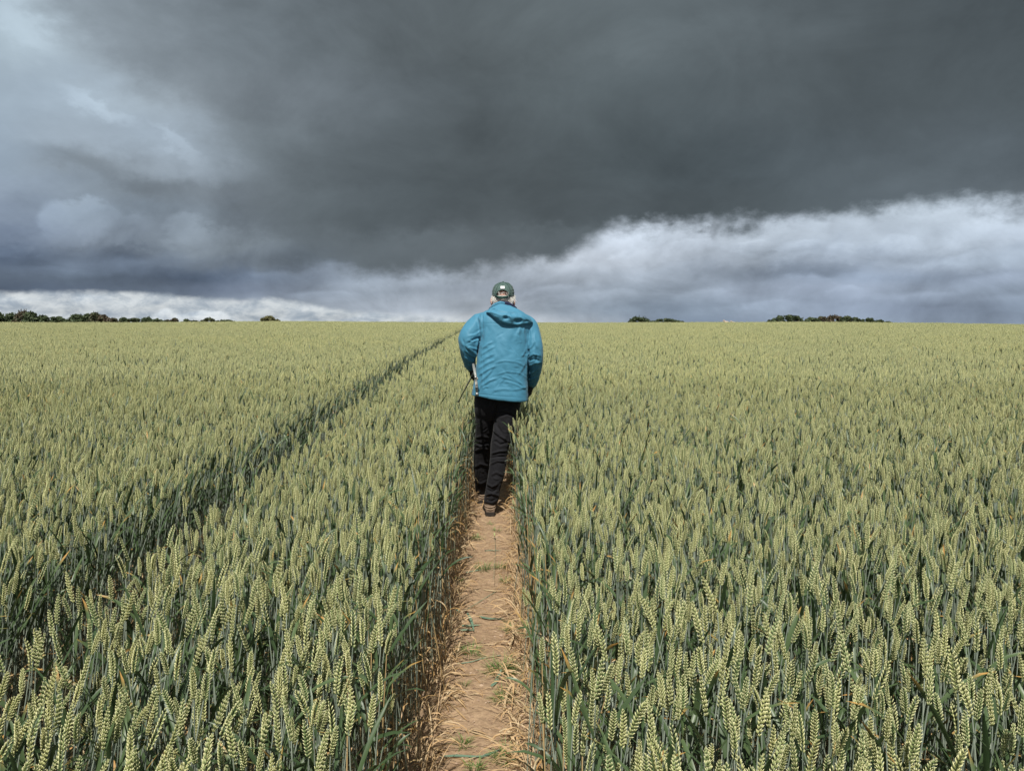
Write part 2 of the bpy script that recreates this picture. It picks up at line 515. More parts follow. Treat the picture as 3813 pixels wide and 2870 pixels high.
def wheat_mats(single):
    """Ear, stem and leaf material; 'single' plants vary by their object, plants in a patch by their own attribute."""
    sfx = '' if single else '_patch'
    out = []
    for part in ('ear', 'stem', 'leaf'):
        m, nt, b = new_mat('wheat_' + part + sfx)
        tint, t, dead = attr_wv(nt)
        if single:
            tint = E.op('FRACT', tint + obj_random(nt))
        pos = position(nt)
        macro = fbm(pos, 0.22, 3, 0.6)
        if part == 'ear':
            c = mixc(tint, (0.208, 0.288, 0.108), (0.482, 0.482, 0.184))
            c = mixc(sstep(macro, 0.35, 0.65, 0.0, 0.45), c, (0.28, 0.34, 0.165))
            c = mixc(sstep(t, 0.42, 0.95, 0.0, 0.88), c, (0.87, 0.825, 0.465))  # pale husk tip, brightened further in colour to carry highlights
            c = mixc(sstep(t, 0.45, 0.0, 0.0, 0.90), c, (0.10, 0.145, 0.05))  # green husk base, darkened further as painted crevice shade
            rough, trf = 0.50, 0.10
        elif part == 'stem':
            c = mixc(tint, (0.17, 0.21, 0.165), (0.30, 0.345, 0.275))
            c = mixc(sstep(t, 0.35, 0.0, 0.0, 0.6), c, (0.22, 0.20, 0.09))
            c = mixc(dead, c, (0.46, 0.33, 0.16))
            rough, trf = 0.45, 0.0
        else:
            c = mixc(tint, (0.045, 0.080, 0.032), (0.095, 0.142, 0.058))
            far = sstep(t + tint * 0.6 - 0.6, 0.66, 0.88)
            c = mixc(far, c, mixc(tint, (0.30, 0.30, 0.05), (0.48, 0.27, 0.08)))
            c = mixc(dead, c, mixc(tint, (0.46, 0.27, 0.10), (0.40, 0.32, 0.18)))
            rough, trf = 0.42, 0.16
        setin(nt, b.inputs['Base Color'], c)
        b.inputs['Roughness'].default_value = rough
        b.inputs['Specular IOR Level'].default_value = 0.45
        if trf: translucent(nt, b, c, trf)
        out.append(m)
    return out


WM = wheat_mats(True)
WP = wheat_mats(False)


def soil_mat():
    m, nt, b = new_mat('soil')
    p = position(nt)
    a = fbm(p, 2.3, 6, 0.6)
    f = fbm(p, 38.0, 6, 0.65)
    g = fbm(p, 160.0, 4, 0.6)
    c = mixc(a, (0.28, 0.188, 0.112), (0.44, 0.315, 0.200))
    c = mixc(sstep(f, 0.38, 0.62), mixc(0.45, c, (0.17, 0.105, 0.065)), c)
    c = mixc(sstep(g, 0.62, 0.74, 0, 0.7), c, (0.50, 0.38, 0.26))
    crop_, _, _ = attr_wv(nt)                     # soil is coloured darker under the standing crop
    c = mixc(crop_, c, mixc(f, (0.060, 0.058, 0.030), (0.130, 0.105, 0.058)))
    setin(nt, b.inputs['Base Color'], c)
    b.inputs['Roughness'].default_value = 0.95
    b.inputs['Specular IOR Level'].default_value = 0.2
    bump(nt, b, f * 0.7 + g * 0.3, 0.9, 0.012)
    return m


SOIL = soil_mat()
# ------------------------------------------------------------------ lie of the land
PATH_HALF = 0.178
TRAM_HALF = 0.185
def path_half(y): return np.interp(y, [6.4, 7.6], [PATH_HALF, 0.08])      # the crop closes in ahead of the walker
def path_x(y): return -0.100 - 0.0105 * y
def tram_x(y): return -1.43 - 0.029 * y
CREST_X = [-80, -39, -28, -20, -16.6, -4, 6, 16, 23, 31, 39, 80]
CREST_Z = [-.05, 0.0, -.01, .07, .10, 0.0, -.03, .02, .04, -.06, -.20, -.5]


def ground_z(x, y):
    x = np.asarray(x, float); y = np.asarray(y, float)
    c = np.interp(x * 58.0 / np.maximum(y, 20.0), CREST_X, CREST_Z) - 0.215
    z = c * np.clip((y - 8) / 50.0, 0, 1) ** 1.5
    d = np.maximum(y - 58.0, 0)
    fall = np.where(d < 120, d * d * 0.00027, 120 * 120 * 0.00027 + (d - 120) * 0.0648)
    fall = np.where(fall > 9, 9 + (fall - 9) * 0.45, fall)
    return z - fall


def field_height(x, y):
    """Slow variation of crop height."""
    return (1.0 + 0.030 * np.sin(x * 0.9 + 1.7 * np.sin(y * 0.33)) * np.cos(y * 0.71 + 0.8 * np.sin(x * 0.5))
            + 0.018 * np.sin(x * 2.7 + y * 1.9) * np.sin(y * 3.1 - x * 1.3))


# ground: one sheet, fine where the bare path is seen close
def axis(parts):
    out = []
    for a, b, st in parts: out += list(np.arange(a, b - st * 0.3, st))
    out.append(parts[-1][1])
    return np.array(out)


gx = np.concatenate([-np.geomspace(4000, 80, 14), axis([(-70, -20, 5), (-20, -4, 1.0), (-4, -0.62, 0.13), (-0.62, 0.32, 0.0125), (0.32, 4, 0.13), (4, 20, 1.0), (20, 70, 5)]), np.geomspace(80, 4000, 14)])
gy = np.concatenate([-np.geomspace(3000, 6, 14), axis([(-5, 2.0, 0.25), (2.0, 7.5, 0.016), (7.5, 12, 0.06), (12, 30, 0.7), (30, 190, 2.5)]), np.geomspace(200, 6000, 22)])
GX, GY = np.meshgrid(gx, gy)
GZ = ground_z(GX, GY)
flatx, flaty, flatz = GX.ravel(), GY.ravel(), GZ.ravel().copy()
near = np.where((flaty > 1.5) & (flaty < 14) & (np.abs(flatx) < 4.2))[0]
for i in near:
    x, y = flatx[i], flaty[i]
    d = abs(x - path_x(y))
    n1 = mnoise.noise(Vector((x * 5, y * 5, 0.3)))
    edge = 1 - min(max((d - 0.12) / 0.12, 0), 1)
    n2 = mnoise.fractal(Vector((x * 22, y * 22, 2.0)), 0.9, 2.0, 4) if d < 0.5 else 0
    n3 = mnoise.noise(Vector((x * 75, y * 75, 5.0))) if d < 0.4 else 0
    flatz[i] += -0.022 * edge + 0.010 * n1 + n2 * (0.0075 + 0.006 * (1 - edge)) + n3 * 0.0026
gm = MB()
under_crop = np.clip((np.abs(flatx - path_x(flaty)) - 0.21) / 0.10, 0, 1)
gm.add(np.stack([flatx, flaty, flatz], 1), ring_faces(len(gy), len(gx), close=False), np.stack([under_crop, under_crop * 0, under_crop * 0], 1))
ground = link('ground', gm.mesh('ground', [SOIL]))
tag(ground, 'bare brown soil under the wheat and along the trodden path', None, None, 'structure')


# ------------------------------------------------------------------ wheat
def floret(lod):
    """A pointed husk along +z, length 1, half-width 1."""
    if lod == 0:
        ns, rings = 5, [(0.18, 0.70), (0.48, 1.0), (0.80, 0.50)]
    else:
        ns, rings = 4, [(0.42, 1.0)]
    V, A = [(0, 0, 0)], [0.0]
    for z, r in rings:
        for j in range(ns):
            th = 2 * math.pi * (j + 0.5) / ns
            V.append((math.cos(th) * r, math.sin(th) * r, z)); A.append(z)
    V.append((0, 0, 1.0)); A.append(1.0)
    F = []
    for j in range(ns): F.append((0, 1 + (j + 1) % ns, 1 + j))
    for k in range(len(rings) - 1):
        a, b_ = 1 + k * ns, 1 + (k + 1) * ns
        for j in range(ns):
            F.append((a + j, a + (j + 1) % ns, b_ + (j + 1) % ns)); F.append((a + j, b_ + (j + 1) % ns, b_ + j))
    a = 1 + (len(rings) - 1) * ns
    n = len(V) - 1
    for j in range(ns): F.append((n, a + j, a + (j + 1) % ns))
    return np.array(V, float), np.array(F), np.array(A)


def rot_to(d, up=(0, 0, 1)):
    z = np.array(d, float); z /= np.linalg.norm(z)
    u = np.array(up, float)
    x = np.cross(u, z)
    if np.linalg.norm(x) < 1e-6: x = np.cross((0, 1, 0), z)
    x /= np.linalg.norm(x)
    return np.stack([x, np.cross(z, x), z], 1)


def make_ear(rng, base, dirv, lod, tint, bend=0.0):
    """Ear of wheat: two ranks of fanned husks up a slightly curved rachis."""
    mb = MB()
    L = rng.uniform(0.068, 0.096)
    nsp = int(rng.integers(10, 12)) * 2
    FV, FF, FA = floret(lod)
    fat = rng.uniform(0.86, 1.16); splay = rng.uniform(0.8, 1.25)
    B = rot_to(dirv, (0.3, 1, 0.1))
    for i in range(nsp):
        f = (i + 0.5) / nsp
        s = 1 if i % 2 else -1
        zc = f * (L - 0.008)
        off = bend * f * f * L
        c = np.array([off, 0, zc])
        env = 0.62 + 0.48 * math.sin(math.pi * min(1, f * 0.92 + 0.10)) ** 0.8
        if f > 0.88: env *= 0.86
        if lod == 0: fan = ((0.0, 1.0), (-0.62, 0.94), (0.62, 0.94))
        elif i % 2 == 0 or True: fan = ((-0.42, 1.0), (0.42, 1.0))
        for a, sc in fan:
            ln = (0.0108 if lod == 0 else 0.0120) * env * sc * rng.uniform(0.92, 1.08)
            w = fat * (0.00136 if lod == 0 else 0.0020) * env * rng.uniform(0.92, 1.1)
            out = splay * (0.44 if a == 0 else 0.42)
            if f > 0.90: out *= 0.35
            d = np.array([s * out, a * 0.58, 1.0]) + rng.normal(0, 0.07, 3)
            Rm = rot_to(d, (0, 1, 0))
            V = FV * np.array([w, w, ln])
            V = V @ Rm.T + c + np.array([s * 0.0014 * env, a * 0.0018 * env, 0])
            A = np.stack([np.full(len(V), tint), FA, np.zeros(len(V))], 1)
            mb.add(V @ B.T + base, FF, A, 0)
    return mb


def make_leaf(rng, base, az, length, width, up, droop, tint, dead, seg=6, twist=0.0):
    mb = MB()
    P, d = [np.array(base, float)], up
    h = np.array([math.cos(az), math.sin(az), 0.0])
    W = []
    for i in range(seg + 1):
        f = i / seg
        W.append(width * (0.55 + 0.75 * f) * (1 - f) ** 0.55 * 1.25 if f < 1 else 0.0002)
        if i < seg:
            P.append(P[-1] + (h * math.cos(d) + np.array([0, 0, 1.0]) * math.sin(d)) * length / seg)
            d -= droop / seg * (0.4 + 1.2 * f)
    P = np.array(P); W = np.array(W)
    T = np.gradient(P, axis=0); T /= np.linalg.norm(T, axis=1)[:, None]
    V, A = [], []
    for i in range(seg + 1):
        side0 = np.cross(T[i], (0, 0, 1.0)); n = np.linalg.norm(side0)
        side0 = side0 / n if n > 1e-5 else np.array([-h[1], h[0], 0])
        nrm = np.cross(side0, T[i])
        a = twist * i / seg
        side = side0 * math.cos(a) + nrm * math.sin(a)
        nn = -side0 * math.sin(a) + nrm * math.cos(a)
        f = i / seg
        for k in (-1, 0, 1):
            V.append(P[i] + side * k * W[i] / 2 + nn * (abs(k) * W[i] * 0.16))
            A.append((tint, f, dead))
    mb.add(V, ring_faces(seg + 1, 3, close=False), A, 2)
    return mb


def make_stalk(rng, lod, edge=False):
    """One wheat plant 0.78 m tall, as named parts."""
    tint = rng.uniform(0, 1)
    H = 0.705 + rng.uniform(-0.01, 0.01)
    bend = rng.normal(0, 0.022, 2)
    nseg = 5 if lod == 0 else 3
    zs = np.linspace(0, 1, nseg + 1)
    P = np.stack([bend[0] * zs ** 2, bend[1] * zs ** 2, H * zs], 1)
    stem = MB()
    deadstem = 1.0 if (edge and rng.random() < 0.25) else 0.0
    V, F4, _ = tube(P, np.interp(zs, [0, 0.6, 1], [0.0021, 0.0018, 0.0013]), 5 if lod == 0 else 3, caps=False)
    ns = 5 if lod == 0 else 3
    A = np.stack([np.full(len(V), tint), np.repeat(zs, ns), np.full(len(V), deadstem)], 1)
    stem.add(V, F4, A, 1)
    d = P[-1] - P[-2] + np.array([rng.normal(0, 0.02), rng.normal(0, 0.02), 0])
    ear = make_ear(rng, P[-1] - np.array([0, 0, 0.004]), d, lod, tint, rng.normal(0, 0.10))
    leaves = []
    at = lambda z: np.array([np.interp(z, P[:, 2], P[:, 0]), np.interp(z, P[:, 2], P[:, 1]), z])
    sg = 6 if lod == 0 else 3
    leaves.append(make_leaf(rng, at(rng.uniform(0.50, 0.60)), rng.uniform(0, 6.28), rng.uniform(0.15, 0.23), rng.uniform(0.011, 0.016),
                            rng.uniform(0.95, 1.42), rng.uniform(0.1, 1.5), rng.uniform(0, 1), 0.0, sg, rng.uniform(-1.2, 1.2)))
    leaves.append(make_leaf(rng, at(rng.uniform(0.34, 0.44)), rng.uniform(0, 6.28), rng.uniform(0.16, 0.24), rng.uniform(0.009, 0.014),
                            rng.uniform(0.9, 1.42), rng.uniform(0.3, 2.2), rng.uniform(0, 1), 0.0, sg, rng.uniform(-1.5, 1.5)))
    if rng.random() < 0.4:
        leaves.append(make_leaf(rng, at(rng.uniform(0.14, 0.26)), rng.uniform(0, 6.28), rng.uniform(0.12, 0.2), rng.uniform(0.006, 0.010),
                                rng.uniform(0.4, 1.2), rng.uniform(1.5, 3.6), rng.uniform(0, 1), 1.0, sg, rng.uniform(-2, 2)))
    if edge:
        for _ in range(2):
            leaves.append(make_leaf(rng, at(rng.uniform(0.05, 0.36)), rng.uniform(0, 6.28), rng.uniform(0.1, 0.2), rng.uniform(0.005, 0.010),
                                    rng.uniform(0.2, 1.2), rng.uniform(1.5, 4.0), rng.uniform(0, 1), 1.0, sg, rng.uniform(-2, 2)))
    return stem, ear, leaves


def lean_mats(x, y, rng, extra=None):
    """Turn and tilt of plants standing at x, y (N x 3 x 3)."""
    n = len(x)
    spin = rng.uniform(0, 2 * math.pi, n)
    u = x / np.maximum(np.abs(y), 1.5)
    lx = np.interp(u, [-0.7, -0.1, 0.1, 0.7], [0.15, 0.075, 0.045, 0.0]) + rng.normal(0, 0.062, n)   # tilt towards +x
    ly = 0.02 + rng.normal(0, 0.07, n)
    if extra is not None: lx, ly = lx + extra[0], ly + extra[1]
    c, s = np.cos(spin), np.sin(spin)
    S = np.zeros((n, 3, 3)); S[:, 0, 0] = c; S[:, 0, 1] = -s; S[:, 1, 0] = s; S[:, 1, 1] = c; S[:, 2, 2] = 1
    z = np.stack([np.tan(lx), np.tan(ly), np.ones(n)], 1); z /= np.linalg.norm(z, axis=1)[:, None]
    yv = np.array([0, 1.0, 0]); yy = yv - z * (z @ yv)[:, None]; yy /= np.linalg.norm(yy, axis=1)[:, None]
    xx = np.cross(yy, z)
    Lm = np.stack([xx, yy, z], 2)
    return Lm @ S


def eulers(M):
    """XYZ Euler angles of N matrices."""
    ry = np.arcsin(np.clip(-M[:, 2, 0], -1, 1))
    return np.stack([np.arctan2(M[:, 2, 1], M[:, 2, 2]), ry, np.arctan2(M[:, 1, 0], M[:, 0, 0])], 1)


# every standing place near the camera and along the bare path
rng = np.random.default_rng(11)
sp = 0.0465
def jitter_grid(x0, x1, y0, y1):
    X, Y = np.meshgrid(np.arange(x0, x1, sp), np.arange(y0, y1, sp))
    X = X.ravel() + rng.uniform(-0.5, 0.5, X.size) * sp * 1.25
    Y = Y.ravel() + rng.uniform(-0.5, 0.5, Y.size) * sp * 1.25
    return X, Y


def clear_of_gaps(x, y, ragged=True):
    r = rng.normal(0, 0.022, len(x)) if ragged else 0
    dp = np.abs(x - path_x(y)) - (path_half(y) + 0.018 * np.sin(y * 3.1) + 0.012 * np.sin(y * 7.7 + x) + r)
    dt = np.abs(x - tram_x(y)) - (TRAM_HALF + r)
    return (dp > 0) & (dt > 0), dp


NEAR_Y, FAR_Y = 9.0, 74.0
X, Y = jitter_grid(-9, 9, -1.0, NEAR_Y)
k = np.abs(X) < 0.70 * np.maximum(Y, 0) + 2.3
X, Y = X[k], Y[k]
X2, Y2 = jitter_grid(-2.2, 0.9, NEAR_Y, FAR_Y)
# patches stand in columns beside the wheel track; columns that the footpath cuts are planted singly
patches = []
for ky in range(int(NEAR_Y), int(FAR_Y)):
    yc = ky + 0.5
    for side in (-1, 1):
        for kx in range(0, 90):
            xc = tram_x(yc) + side * (TRAM_HALF + 0.5 + kx)
            if abs(xc) > 1.05 * yc + 4: continue
            if abs(xc - path_x(yc)) < 0.5 + PATH_HALF + 0.03: continue
            patches.append((xc, yc))
patches = np.array(patches)
dpy = np.abs(X2[:, None] * 0)  # columns cut by the footpath
rowi = np.floor(Y2)
yc = rowi + 0.5
side = np.sign(X2 - tram_x(Y2))
kx = np.floor((np.abs(X2 - tram_x(Y2)) - TRAM_HALF))
xc = tram_x(yc) + side * (TRAM_HALF + 0.5 + kx)
k = (kx >= 0) & (np.abs(xc - path_x(yc)) < 0.5 + PATH_HALF + 0.03)
X = np.concatenate([X, X2[k]]); Y = np.concatenate([Y, Y2[k]])
ok, dp = clear_of_gaps(X, Y)
X, Y, dp = X[ok], Y[ok], dp[ok]
Z = ground_z(X, Y) - 0.004
SC = field_height(X, Y) * (1 + rng.normal(0, 0.058, len(X)))
short = rng.random(len(X)) < 0.16
SC = np.where(short, SC * rng.uniform(0.74, 0.92, len(X)), SC)
# plants by the path are bent aside a little and carry more dead leaves
sidep = np.sign(X - path_x(Y))
press = np.exp(-np.maximum(dp, 0) / 0.06)
ex = (rng.normal(0, 0.05, len(X)) + 0.03 * sidep) * press + np.where(sidep < 0, -0.06, -0.02) * np.exp(-np.maximum(dp, 0) / 0.25)
ey = rng.normal(0.0, 0.09, len(X)) * press
M = lean_mats(X, Y, rng, (ex, ey))
edge = dp < 0.10
# no plant hangs over the trodden strip
tx = X + M[:, 0, 2] * 0.74 * SC
ty = Y + M[:, 1, 2] * 0.74 * SC
over = np.abs(tx - path_x(ty)) < np.where(Y < 5.95, 0.185, np.interp(Y, [6.4, 7.6], [0.15, 0.02])) + 0.02 * rng.normal(0, 1, len(X))
k = ~over
X, Y, Z, SC, M, edge, dp = X[k], Y[k], Z[k], SC[k], M[k], edge[k], dp[k]

NV = 16                                                   # variants of near plants
protos = []
prng = np.random.default_rng(5)
for i in range(NV + 4): protos.append(make_stalk(prng, 0, edge=(i >= NV)))
which = np.where(edge, NV + rng.integers(0, 4, len(X)), rng.integers(0, NV, len(X)))

lib = bpy.data.collections.new('wheat_library')
def lib_add(name, me):
    o = bpy.data.objects.new(name, me)
    lib.objects.link(o)
    return o


for i, (stem, ear, leaves) in enumerate(protos):
    mb = MB(); mb.merge(stem); mb.merge(ear)
    for lf in leaves: mb.merge(lf)
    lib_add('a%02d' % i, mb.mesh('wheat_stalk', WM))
NP = 8
lowp = [make_stalk(prng, 1) for _ in range(16)]
lowm = []
for stem, ear, leaves in lowp:
    mb = MB(); mb.merge(stem); mb.merge(ear)
    for lf in leaves: mb.merge(lf)
    mb.arr(); lowm.append(mb)
for i in range(NP):
    mb = MB()
    gxs, gys = jitter_grid(-0.5, 0.5, -0.5, 0.5)
    Mp = lean_mats(gxs + 0.0, gys * 0 + 20, rng)
    for j in range(len(gxs)):
        T = np.eye(4)
        if rng.random() < 0.16: continue
        s = 1 + rng.normal(0, 0.066)
        if rng.random() < 0.16: s *= rng.uniform(0.74, 0.92)
        T[:3, :3] = Mp[j] * s
        T[:3, 3] = (gxs[j], gys[j], 0)
        tn = rng.random()
        mb.merge(lowm[int(rng.integers(0, 16))], T, lambda A0: np.stack([np.mod(A0[:, 0] + tn, 1.0), A0[:, 1], A0[:, 2]], 1))
    lib_add('b%02d' % i, mb.mesh('wheat_patch', WP))

# the 300 plants that show largest: each an object of its own, with stem, ear and leaves
top = np.stack([X, Y, Z + 0.74 * SC], 1) + M[:, :, 2] * 0.0
top[:, 0] += M[:, 0, 2] * 0.7; top[:, 1] += M[:, 1, 2] * 0.7
px, py, dep = project(top)
inside = (px > 15) & (px < 3798) & (py < 2850) & (dep > 0.3)
dist = np.where(inside, np.linalg.norm(top - np.array([0, 0, CAM_H]), axis=1), 1e9)
order = np.argsort(dist)[:300]
mesh_parts = []
for stem, ear, leaves in protos:
    mesh_parts.append((stem.mesh('wheat_stem', WM), ear.mesh('wheat_ear', WM), [lf.mesh('wheat_leaf', WM) for lf in leaves]))
single = np.zeros(len(X), bool)
for i in order:
    single[i] = True
    left = X[i] < path_x(Y[i])
    e = bpy.data.objects.new('wheat_plant', None)
    e.empty_display_size = 0.02
    mw = Matrix([[*(M[i, r] * SC[i]), (X[i], Y[i], Z[i])[r]] for r in range(3)] + [[0, 0, 0, 1]])
    e.matrix_world = mw
    col.objects.link(e)
    if left:
        tag(e, 'green wheat plant with a pale ear in the nearest rows left of the path', 'wheat', 'nearest wheat plants left of the path')
    else:
        tag(e, 'green wheat plant with a pale ear in the nearest rows right of the path', 'wheat', 'nearest wheat plants right of the path')
    sm, em, lm = mesh_parts[which[i]]
    for nm, me in (('stem', sm), ('ear', em), *(('leaf', l) for l in lm)):
        o = bpy.data.objects.new(nm, me)
        col.objects.link(o)
        o.parent = e

# all the rest of the crop as one object
rest = ~single
prow = np.stack([patches[:, 0], patches[:, 1], ground_z(patches[:, 0], patches[:, 1])], 1)
PT = np.concatenate([np.stack([X, Y, Z], 1)[rest], prow])
ROT = np.concatenate([eulers(M[rest]), np.stack([np.zeros(len(patches)), np.zeros(len(patches)), np.full(len(patches), 0.029)], 1)])
fh = field_height(patches[:, 0], patches[:, 1])
SCL = np.concatenate([np.repeat(SC[rest][:, None], 3, 1), np.stack([np.full(len(fh), 1.0), np.full(len(fh), 1.0), fh * rng.uniform(0.985, 1.015, len(fh))], 1)])
IDX = np.concatenate([which[rest], NV + 4 + rng.integers(0, NP, len(patches))])
pm = bpy.data.meshes.new('wheat_crop')
pm.vertices.add(len(PT))
pm.vertices.foreach_set('co', PT.astype(np.float32).ravel())
for nm, tp, dat, key in (('rot', 'FLOAT_VECTOR', ROT, 'vector'), ('scl', 'FLOAT_VECTOR', SCL, 'vector')):
    a = pm.attributes.new(nm, tp, 'POINT'); a.data.foreach_set(key, dat.astype(np.float32).ravel())
a = pm.attributes.new('idx', 'INT', 'POINT'); a.data.foreach_set('value', IDX.astype(np.int32))
crop = link('wheat_crop', pm)
tag(crop, 'dense crop of green wheat with pale ears filling the field to its brow', 'wheat crop', None, 'stuff')
ng = bpy.data.node_groups.new('plant_crop', 'GeometryNodeTree')
ng.interface.new_socket('Geometry', in_out='INPUT', socket_type='NodeSocketGeometry')
ng.interface.new_socket('Geometry', in_out='OUTPUT', socket_type='NodeSocketGeometry')
gi, go = ng.nodes.new('NodeGroupInput'), ng.nodes.new('NodeGroupOutput')
ci = ng.nodes.new('GeometryNodeCollectionInfo')
ci.inputs['Collection'].default_value = lib
ci.inputs['Separate Children'].default_value = True
ci.inputs['Reset Children'].default_value = True
iop = ng.nodes.new('GeometryNodeInstanceOnPoints')
iop.inputs['Pick Instance'].default_value = True
def named(nm, tp):
    n = ng.nodes.new('GeometryNodeInputNamedAttribute'); n.data_type = tp
    n.inputs[0].default_value = nm
    return [o for o in n.outputs if o.enabled and o.name == 'Attribute'][0]
ng.links.new(gi.outputs[0], iop.inputs['Points'])
ng.links.new(ci.outputs[0], iop.inputs['Instance'])
ng.links.new(named('idx', 'INT'), iop.inputs['Instance Index'])
ng.links.new(named('rot', 'FLOAT_VECTOR'), iop.inputs['Rotation'])
ng.links.new(named('scl', 'FLOAT_VECTOR'), iop.inputs['Scale'])
ng.links.new(iop.outputs[0], go.inputs[0])
md = crop.modifiers.new('planting', 'NODES')
md.node_group = ng
print('singles', len(X), 'patches', len(patches))
# ------------------------------------------------------------------ the walker
def evaluated(me, mods, name):
    """Applies modifiers to a mesh and returns the result."""
    o = bpy.data.objects.new(name, me)
    col.objects.link(o)
    for tp, kw in mods:
        m = o.modifiers.new(tp, tp)
        for k_, v_ in kw.items(): setattr(m, k_, v_)
    bpy.context.view_layer.update()
    dg = bpy.context.evaluated_depsgraph_get()
    out = bpy.data.meshes.new_from_object(o.evaluated_get(dg))
    bpy.data.objects.remove(o)
    out.name = name
    return out


def fuse(mb, name, size=0.008, smooth=6, mat=None):
    """Grows one continuous surface round overlapping closed shapes."""
    me = mb.mesh(name, (), attr=False)
    out = evaluated(me, [('REMESH', dict(mode='VOXEL', voxel_size=size)), ('SMOOTH', dict(factor=0.5, iterations=smooth))], name)
    out.materials.clear()
    if mat: out.materials.append(mat)
    out.polygons.foreach_set('use_smooth', np.ones(len(out.polygons), bool))
    return out


def verts_of(me):
    a = np.empty(len(me.vertices) * 3, np.float32); me.vertices.foreach_get('co', a)
    n = np.empty(len(me.vertices) * 3, np.float32); me.vertex_normals.foreach_get('vector', n)
    return a.reshape(-1, 3).astype(float), n.reshape(-1, 3).astype(float)


def seg_dist(px, py, poly):
    """Distance of points to a polyline and position along it (0..1)."""
    best = np.full(len(px), 1e9); tt = np.zeros(len(px)); sg = np.zeros(len(px))
    n = len(poly) - 1
    for i in range(n):
        x0, y0 = poly[i]; x1, y1 = poly[i + 1]
        dx_, dy_ = x1 - x0, y1 - y0
        L2 = dx_ * dx_ + dy_ * dy_ + 1e-9
        t = np.clip(((px - x0) * dx_ + (py - y0) * dy_) / L2, 0, 1)
        qx, qy = px - x0 - t * dx_, py - y0 - t * dy_
        d = np.hypot(qx, qy)
        c = (dx_ * qy - dy_ * qx) / math.sqrt(L2)
        m = d < best
        best[m] = d[m]; tt[m] = (i + t[m]) / n; sg[m] = c[m]
    return best, tt, sg


def creases(me, folds, side=-1.0, noise_fn=None):
    """Raises and sinks the cloth along folds: (points, width px, height m). Negative heights are creases or seams."""
    V, N = verts_of(me)
    px, py, _ = project(V)
    face = np.clip(-N[:, 1] * 1.6 + 0.35, 0, 1)
    disp = np.zeros(len(V))
    for poly, w, h in folds:
        d, t, s_ = seg_dist(px, py, poly)
        taper = np.clip(np.minimum(t, 1 - t) * 5 + 0.15, 0, 1)
        g = np.exp(-(d / w) ** 2)
        g2 = np.exp(-((s_ - w * 1.6) / (w * 1.3)) ** 2) * (d < w * 5)
        disp += 0.68 * h * taper * (g - 0.45 * g2) * face
    if noise_fn is not None: disp += noise_fn(V, px, py)
    V = V + N * disp[:, None]
    me.vertices.foreach_set('co', V.astype(np.float32).ravel())
    me.update()


def sup_ring(c, rx, ry, n=40, e=2.4, ang=0.0):
    out = []
    for j in range(n):
        th = 2 * math.pi * j / n
        cs, sn = math.cos(th), math.sin(th)
        x = math.copysign(abs(cs) ** (2 / e), cs) * rx
        y = math.copysign(abs(sn) ** (2 / e), sn) * ry
        out.append((c[0] + x * math.cos(ang) - y * math.sin(ang), c[1] + x * math.sin(ang) + y * math.cos(ang), c[2]))
    return out


def add_loft(mb, rings):
    n = len(rings[0])
    V = [p for r in rings for p in r]
    F4 = ring_faces(len(rings), n)
    b0 = mb.n
    c0 = np.mean(rings[0], axis=0); c1 = np.mean(rings[-1], axis=0)
    V += [tuple(c0), tuple(c1)]
    k = len(rings) * n
    F3 = []
    for j in range(n):
        F3.append((k, (j + 1) % n, j)); F3.append((k + 1, (len(rings) - 1) * n + j, (len(rings) - 1) * n + (j + 1) % n))
    mb.add(V, F4)
    mb.F3.append(np.array(F3) + b0); mb.M3.append(np.zeros(len(F3), int))


def ellipsoid(mb, c, r, nu=20, nv=14, M=None):
    V = []
    for i in range(nv + 1):
        ph = math.pi * i / nv
        for j in range(nu):
            th = 2 * math.pi * j / nu
            V.append((math.sin(ph) * math.cos(th) * r[0], math.sin(ph) * math.sin(th) * r[1], math.cos(ph) * r[2]))
    V = np.array(V)
    if M is not None: V = V @ np.array(M).T
    F = ring_faces(nv + 1, nu)[:, ::-1]
    mb.add(V + np.array(c), F)


def px_loft(rows, e=2.3, n=44, wob=None):
    """rows: (y px, left x px, right x px, centre depth, half depth) -> rings in the world."""
    rows = catmull(rows, 5)
    out = []
    for y, xl, xr, Yc, hd in rows:
        a, b_ = pix(xl, y, Yc), pix(xr, y, Yc)
        c = (a + b_) / 2
        out.append(sup_ring(c, (b_ - a).length / 2, hd, n, e))
    return out


def limb(mb, pts, ns=18, sub=5):
    """pts: (x px, y px, depth, radius m) -> closed tube through them."""
    P = np.array([[*pix(x, y, Y), r] for x, y, Y, r in pts])
    Q = catmull(P, sub)
    C, r = Q[:, :3], Q[:, 3]
    d0 = C[0] - C[1]; d0 /= np.linalg.norm(d0)
    d1 = C[-1] - C[-2]; d1 /= np.linalg.norm(d1)
    C = np.vstack([C[0] + d0 * r[0] * 0.75, C[0] + d0 * r[0] * 0.4, C, C[-1] + d1 * r[-1] * 0.3])
    r = np.concatenate([[r[0] * 0.45, r[0] * 0.85], r, [r[-1] * 0.8]])
    add_tube(mb, C, r, ns)


# materials
def skin_mat():
    m, nt, b = new_mat('skin')
    p = position(nt)
    a, f = fbm(p, 24.0, 4, 0.6), fbm(p, 120.0, 4, 0.6)
    c = mixc(a, (0.50, 0.22, 0.15), (0.66, 0.38, 0.29))
    c = mixc(sstep(f, 0.5, 0.7, 0, 0.35), c, (0.55, 0.16, 0.11))
    setin(nt, b.inputs['Base Color'], c)
    b.inputs['Roughness'].default_value = 0.5
    b.inputs['Subsurface Weight'].default_value = 0.15
    b.inputs['Subsurface Radius'].default_value = (0.01, 0.004, 0.002)
    bump(nt, b, f, 0.3, 0.002)
    return m


